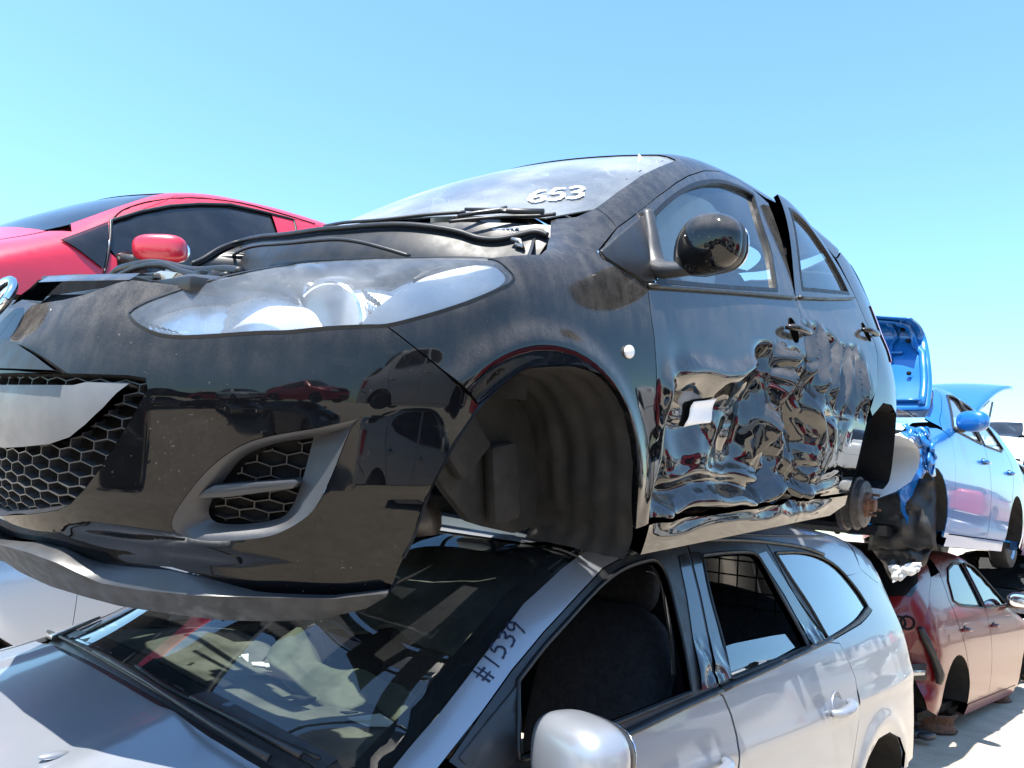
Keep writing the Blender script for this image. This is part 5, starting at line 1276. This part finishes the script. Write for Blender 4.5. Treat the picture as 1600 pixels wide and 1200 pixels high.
# ------------------------------------------------------------ opened bonnet, tailgate and crushed nose of the blue car
def blue_details():
    R, H = blue, BH; A = lambda *p: np.array(p, float); P3 = lambda px, y: H.plane(np.array(px, float), (0, y, 0), (0, 1, 0))
    K = M['blue']
    # bonnet standing up, bent forward across the middle
    e1 = np.array([P3([a], b)[0] for a, b in (((1452, 640), .68), ((1456, 600), .665), ((1453, 560), .63), ((1447, 530), .575), ((1438, 511), .545), ((1424, 499), .54))])
    e1 = resamp(smooth_loop(e1, 4, closed=False), 26)
    G = []
    for y in np.linspace(.66, -.66, 27):
        row = []
        for k, p in enumerate(e1):
            t = k/25; c = (1-(y/.66)**2); row.append(A(p[0]-.05*c*t, y/.66*p[1], p[2]+.07*c*t*t)+.012*noise2(np.array([y*4]), np.array([t*5]), 15)[0]*A(1, 0, .3))
        G.append(row)
    G = np.array(G); bo = grid_obj('bonnet', G, K, R, thick=.012)
    def on(a, b, o=.02):
        y = int(np.clip(round(a*26), 0, 26)); k = int(np.clip(round(b*25), 0, 25)); p = G[y, k]
        t = G[y, min(k+1, 25)]-G[y, max(k-1, 0)]; n = np.cross(t, A(0, 1, 0)); n /= np.linalg.norm(n)+1e-9
        if n[0] < 0: n = -n
        return p+n*o
    for pts in ([(.04, .05), (.05, .5), (.10, .92)], [(.96, .05), (.95, .5), (.90, .92)], [(.04, .08), (.5, .10), (.96, .08)], [(.08, .90), (.5, .93), (.92, .90)], [(.30, .10), (.24, .45), (.18, .88)], [(.70, .10), (.76, .45), (.82, .88)], [(.14, .52), (.5, .56), (.86, .52)]):
        tube('bonnet_brace', np.array([on(a, b, .014) for a, b in resamp(np.array(pts, float), 12)]), .026, K, bo, n=8, flat=.5)
    pad = np.array([[on(a, b, .022) for a in np.linspace(.30, .60, 8)] for b in np.linspace(.36, .62, 6)]); grid_obj('insulation_pad', pad, M['bezel'], bo, thick=.01)
    for a, b in ((.10, .30), (.10, .62), (.2, .18), (.34, .2), (.12, .8)): blob('bonnet_hole', on(a, b, .030), (.012, .018, .016), M['dark'], bo, n=10)
    # raised tailgate
    tip = P3([(1583, 612)], .60)[0]; hin = A(-2.60, .52, 1.41)
    G = []
    for y in np.linspace(1, -1, 17):
        row = []
        for t in np.linspace(0, 1, 12): row.append(A(hin[0]+(tip[0]-hin[0])*t, y*(.54+.06*t), hin[2]+(tip[2]-hin[2])*t+.10*math.sin(math.pi*t*.8)+.05*(1-y*y)*t+.0))
        G.append(row)
    tg = grid_obj('tailgate', np.array(G), K, R, thick=.05)
    gi = np.array([[G[i][j]-A(0, 0, .056) for j in range(1, 11)] for i in range(1, 16)]); grid_obj('tailgate_lining', gi, M['plastic'], tg, thick=.004)
    for s in (1, -1): tube('gas_strut', [A(-2.72, .60*s, 1.18), A(hin[0]+(tip[0]-hin[0])*.45, .56*s, hin[2]+(tip[2]-hin[2])*.45)], .010, M['dplastic'], tg, n=6)
    # crushed nose: lamp shell, torn bumper skin, dark undertray hanging over the car below
    PX = lambda px, x: H.plane(np.array(px, float), (x, 0, 0), (1, 0, 0))
    def sheet(nm, px, mat, x, bulge, seed, par=R, n=16, amp=.03):
        c = [np.array(p, float) for p in px]; G = []
        for b in np.linspace(0, 1, n):
            row = []
            for a in np.linspace(0, 1, n):
                p = (1-a)*((1-b)*c[0]+b*c[3])+a*((1-b)*c[1]+b*c[2]); q = PX([p], x)[0]
                row.append(q+A(bulge*math.sin(math.pi*a)*math.sin(math.pi*b)+amp*noise2(np.array([a*6+seed]), np.array([b*6]), seed)[0], 0, .4*amp*noise2(np.array([a*7]), np.array([b*5+seed]), seed+1)[0]))
            G.append(row)
        return grid_obj(nm, np.array(G), mat, par, thick=.006)
    sheet('broken_headlight', [(1398, 676), (1440, 690), (1432, 738), (1390, 768)], M['whitelens'], .45, .10, 5, amp=.05)
    sheet('torn_bumper_skin', [(1410, 664), (1452, 668), (1458, 706), (1436, 690)], K, .42, .06, 6, amp=.06)
    sheet('torn_bumper_skin', [(1436, 700), (1464, 690), (1462, 742), (1446, 735)], K, .40, .05, 8, amp=.06)
    sheet('undertray', [(1374, 770), (1462, 742), (1464, 858), (1356, 862)], M['dplastic'], .30, .05, 7, amp=.03)
    sheet('undertray', [(1356, 840), (1464, 846), (1440, 888), (1392, 906)], M['dplastic'], .26, .02, 9, amp=.03)
    sheet('torn_edge_strip', [(1388, 884), (1441, 880), (1436, 892), (1396, 911)], M['whitelens'], .31, .02, 10, amp=.02)
    box('radiator_support', (.50, 0, .55), (.06, 1.2, .30), M['dark'], R, bevel=.02)
    box('engine_block', (.1, 0, .60), (.6, .9, .4), M['dark'], R, bevel=.05)
blue_details()
def red_details():
    R, H = red2, RH; A = lambda *p: np.array(p, float)
    # stripped tail: bare panel with round lamp sockets, vent flap, hanging strips
    def at(px, o=0.): 
        P = H.cast(np.array([px], float)); return (P+H.grad(P)*o)[0], H.grad(P)[0]
    c, n = at((1411, 973), .004)
    for dx in (-7, 7):
        c, n = at((1411+dx, 973), .0); lathe('lamp_socket', [(-.004, .055), (.006, .052), (.006, .038), (-.03, .034), (-.032, .002)], c, n, M['dark'], R, n=20)
    p = H.cast([(1392, 958), (1420, 955), (1432, 968), (1430, 985), (1412, 992), (1394, 985)]); g = H.grad(p)
    prism('lamp_recess', p+g*.004, tuple(-g[0]*.01), M['dred'], R, bevel=.003)
    p = H.cast([(1418, 1037), (1446, 1036), (1447, 1060), (1440, 1064), (1420, 1062)]); g = H.grad(p).mean(0)
    vn = prism('air_vent', p+g*.004, tuple(g*.012), M['dplastic'], R, bevel=.003)
    p = H.cast([(1421, 1047), (1444, 1046), (1443, 1054), (1422, 1055)]); prism('vent_flap', p+g*.018, tuple(g*.004), M['bezel'], vn, bevel=.001)
    p = H.on([(1436, 980), (1446, 1005), (1456, 1030), (1464, 1055), (1462, 1068)], .02)
    tube('torn_seal', p+np.array([[0, 0, .01*math.sin(7*i)] for i in range(5)]), [.02, .03, .026, .035, .02], M['dplastic'], R, n=7, smooth_sub=4)
    # dark red bumper beam, exhaust and muffler under the tail
    box('rear_beam', (-3.30, 0, .34), (.10, 1.25, .14), M['dred'], R, bevel=.02)
    for y in (-.52, -.40, .5): tube('tow_bracket', [(-3.28, y, .30), (-3.32, y, .12), (-3.36, y+.03, .04)], [.03, .024, .02], M['castiron'], R, n=7)
    lathe('muffler', [(0, .03), (.02, .09), (.30, .09), (.32, .03)], (-3.2, -.2, .20), (0, 1, 0), M['rust'], R, n=18)
    box('rear_floor', (-3.1, 0, .42), (.5, 1.2, .30), M['dred'], R, bevel=.03)
    for (px, s) in (((1432, 1148), .06), ((1448, 1152), .05), ((1425, 1130), .05)):
        D = H.dirs([px]); t = (.02-(np.array(RHM)[2] @ np.append(H.cam, 1)))/(np.array(RHM)[2, :3] @ D[0]); w = np.array(RHM) @ np.append(H.cam+t*D[0], 1)
        o = blob('plastic_scrap', (w[0], w[1], .03), (s*1.6, s, s*.5), M['plastic'], None, e=(4, 3), n=10, rot=Matrix.Rotation(px[0], 3, 'Z'))
        o['label'] = {1432: 'grey plastic scrap on the sand, nearest below the stripped red tail', 1448: 'small grey scrap on the sand beside the stripped red tail', 1425: 'dark scrap under the bumper brackets of the red hatchback'}[px[0]]; o['category'] = 'scrap'
red_details()
def redl_details():
    R, H = redl, RL; A = lambda *p: np.array(p, float); U = lambda pts: H.uv(np.array(pts, float))
    q = H.panel
    tri = U([(95, 377), (168, 349), (160, 421)])
    q('corner_glass', tri, M['tint'], R, h=.03, off=.012, flange=.006, gap=0)
    p = H.on([(174, 345), (170, 380), (163, 424)], .005); tube('door_edge', p, .006, M['bezel'], R, n=6)
    p = H.on([(176, 343), (188, 331), (205, 323), (234, 315), (297, 309), (375, 317), (437, 333), (492, 350)], .001); tube('door_seam', p, .004, M['dark'], R, n=5, smooth_sub=3)
    p = H.on([(95, 376), (60, 366)], .001)
    mc = H.plane(np.array([(250., 389.)]), tuple(H.cast([(205, 400)])[0]+A(0, .13, 0)), (0, 1, 0))[0]
    mr = empty('door_mirror'); mr.parent = R
    blob('mirror_cap', mc, (.07, .132, .072), M['red'], mr, e=(3.2, 2.8), rot=Matrix.Rotation(.75, 3, 'Z'), n=30)
    blob('mirror_glass', mc+A(-.055, -.052, 0), (.006, .13, .06), M['chrome'], mr, e=(3, 3), rot=Matrix.Rotation(.75, 3, 'Z'), n=18)
    cc = H.cast([(190, 405)])[0]; tube('mirror_arm', [cc, .5*(cc+mc)-A(0, 0, .03), mc-A(0, .05, .03)], [.03, .025, .02], M['plastic'], mr, n=8)
redl_details()
# ------------------------------------------------------------ the opposite row, seen only in the paint and glass
def copy_tree(root, Mx, label, recolor=None, group=None, name=None):
    def cp(o, par):
        c = o.copy(); C.objects.link(c); c.parent = par
        if o.type == 'MESH' and recolor:
            for sl_ in c.material_slots:
                if sl_.material in recolor:
                    m = recolor[sl_.material]; sl_.link = 'OBJECT'; sl_.material = m
        for ch in list(o.children): cp(ch, c)
        return c
    r = cp(root, None); r.matrix_world = Mx; r['label'] = label
    if name: r.name = name
    if group: r['group'] = group
    return r
GRP = 'wrecks in the opposite row'
sed, _ = gcar('sedan_car', 'white sedan on the sand in the opposite row', Mpose((-1.2, 5.3, 0), 178, 0, 0), 'sedan', M['white'], M['tint'], h=.08, group=GRP, wheels=True)
suv, _ = gcar('suv_car', 'tall grey four-wheel drive in the opposite row', Mpose((4.6, 5.5, 0), 183, 0, 0), 'suv', M['grey'], M['tint'], h=.08, group=GRP, wheels=True)
W, RD, BK, GO, SI, BL_ = M['white'], M['red'], M['black'], M['gold'], M['silver'], M['blue']
copy_tree(sed, Mpose((-.9, 5.2, 1.33), 181, 1, 0), 'white sedan stacked on another white sedan across the lane', None, GRP)
copy_tree(sed, Mpose((-6.4, 5.3, 0), 176, 0, 0), 'silver sedan on the sand across the lane', {W: SI}, GRP)
copy_tree(sed, Mpose((-6.2, 5.4, 1.34), 179, -2, 1), 'red sedan stacked on a silver sedan across the lane', {W: RD}, GRP)
copy_tree(sed, Mpose((4.5, 5.6, 1.55), 180, 2, 0), 'red sedan on top of the grey four-wheel drive', {W: RD}, GRP)
copy_tree(suv, Mpose((9.8, 5.0, 0), 186, 0, 0), 'beige four-wheel drive at the end of the opposite row', {M['grey']: GO}, GRP)
copy_tree(sed, Mpose((9.6, 5.1, 1.55), 182, 0, 0), 'white sedan on top of the beige four-wheel drive', None, GRP)
copy_tree(suv, Mpose((-11.4, 5.0, 0), 180, 0, 0), 'white four-wheel drive far down the opposite row', {M['grey']: W}, GRP)
GR2 = 'wrecks in the same row as the silver estate'
copy_tree(sed, Mpose((9.4, -.6, 0), 2, 0, 0), 'black sedan ahead of the silver estate', {W: BK}, GR2)
copy_tree(sed, Mpose((.25, -3.05, .12), 4, 1, 0), 'white sedan carrying the bright red car', None, GR2)
M['plum'] = paint('plum_paint', (.20, .01, .06), .4, .3, 1., .08, .2, .8, .2)
copy_tree(sed, Mpose((-9.9, -.6, 1.22), -3, 0, 0), 'plum red car stacked behind the blue hatchback', {W: M['plum']}, GR2)
copy_tree(sed, Mpose((-10.2, -.1, -.05), -3, 0, 0), 'black sedan on the sand beyond the red hatchback', {W: BK}, GR2)
def atpx(px, d):
    D = fv+((px[0]-800)/FPX)*RV-((px[1]-600)/FPX)*UV; return CAM_POS+D*d
p = atpx((1596, 735), 17.)
copy_tree(suv, Mpose((p[0]-.2, p[1]-.75, p[2]-.31), -4, 0, 0), 'far white four-wheel drive standing at the right edge', {M['grey']: W}, GR2)
copy_tree(sed, Mpose((p[0]-.2, p[1]-.75, p[2]-.31-1.36), -4, 0, 0), 'far sedan under the white four-wheel drive at the right edge', {W: SI}, GR2)

FAR = 'far wrecks at the ends of the lane'
for (x, y, z, yw, who, col, lb) in (
        (-16.5, 4.6, 0, 176, 0, W, 'white sedan on the sand, next after the white four-wheel drive across the lane'),
        (-16.2, 4.7, 1.33, 180, 0, W, 'white sedan riding on the white sedan beyond the four-wheel drives'),
        (-21.6, 4.4, 0, 181, 0, SI, 'silver sedan on the sand at the far left end of the opposite row'),
        (-21.5, 4.5, 1.34, 179, 0, RD, 'red sedan riding on the far silver sedan of the opposite row'),
        (-11.2, 5.1, 1.58, 178, 0, W, 'white sedan riding on the white four-wheel drive across the lane'),
        (-27, 4.4, 0, 180, 1, W, 'white four-wheel drive standing last in the opposite row'),
        (14.5, -1.5, 0, 96, 0, SI, 'silver sedan on the sand across the near end of the lane'),
        (14.3, -1.6, 1.33, 92, 0, BK, 'black sedan riding on the silver sedan at the near end of the lane'),
        (15.2, 2.6, 0, 88, 1, M['grey'], 'grey four-wheel drive closing the near end of the lane'),
        (15.0, 2.5, 1.6, 90, 0, BK, 'black sedan riding on the grey four-wheel drive at the near end'),
        (14.8, 6.4, 0, 91, 0, BK, 'black sedan on the sand behind the beige four-wheel drive'),
        (14.9, 6.2, 1.33, 94, 0, RD, 'red sedan riding on the black sedan behind the beige four-wheel drive'),
        (16, -6.0, 0, 85, 1, GO, 'beige four-wheel drive at the far corner of the near end'),
        (16, -6.1, 1.6, 88, 0, W, 'white sedan riding on the beige four-wheel drive in the corner'),
        (16.5, 10.6, 0, 90, 1, BK, 'black four-wheel drive behind the opposite row'),
        (16.4, 10.5, 1.6, 90, 0, SI, 'silver sedan riding on the black four-wheel drive')):
    copy_tree(suv if who else sed, Mpose((x, y, z), yw, 0, 0), lb, {(M['grey'] if who else W): col}, FAR)
# ------------------------------------------------------------ old steel rims that the lower cars stand on
def stand(Mx, x, y, top, label):
    w = Mx @ Vector((x, y, top)); h = max(.05, w.z+.01)
    R = empty('wheel_rim', Matrix.Translation((w.x, w.y, -.02)), label=label, category='wheel rim', group='rims used as stands')
    lathe('rim_barrel', [(0, .185), (.012, .200), (.02, .185), (h*.5, .165), (h-.02, .185), (h-.012, .2), (h, .185), (h-.01, .16), (.02, .16)], (0, 0, 0), (0, 0, 1), M['rust'], R, n=28)
    lathe('rim_disc', [(h*.55, .02), (h*.55, .162), (h*.55+.006, .162), (h*.55+.012, .06), (h*.55+.012, .02)], (0, 0, 0), (0, 0, 1), M['rust'], R, n=24)
for x, y, n in ((-.5, .62, 'front left sill'), (-.5, -.62, 'front right sill'), (-2.45, .62, 'rear left sill'), (-2.45, -.62, 'rear right sill')):
    stand(SVM, x, y, .205, 'rusty steel rim lying under the '+n+' of the silver estate')
    stand(RHM, x, y, .185, 'rusty steel rim lying under the '+n+' of the dark red hatchback')
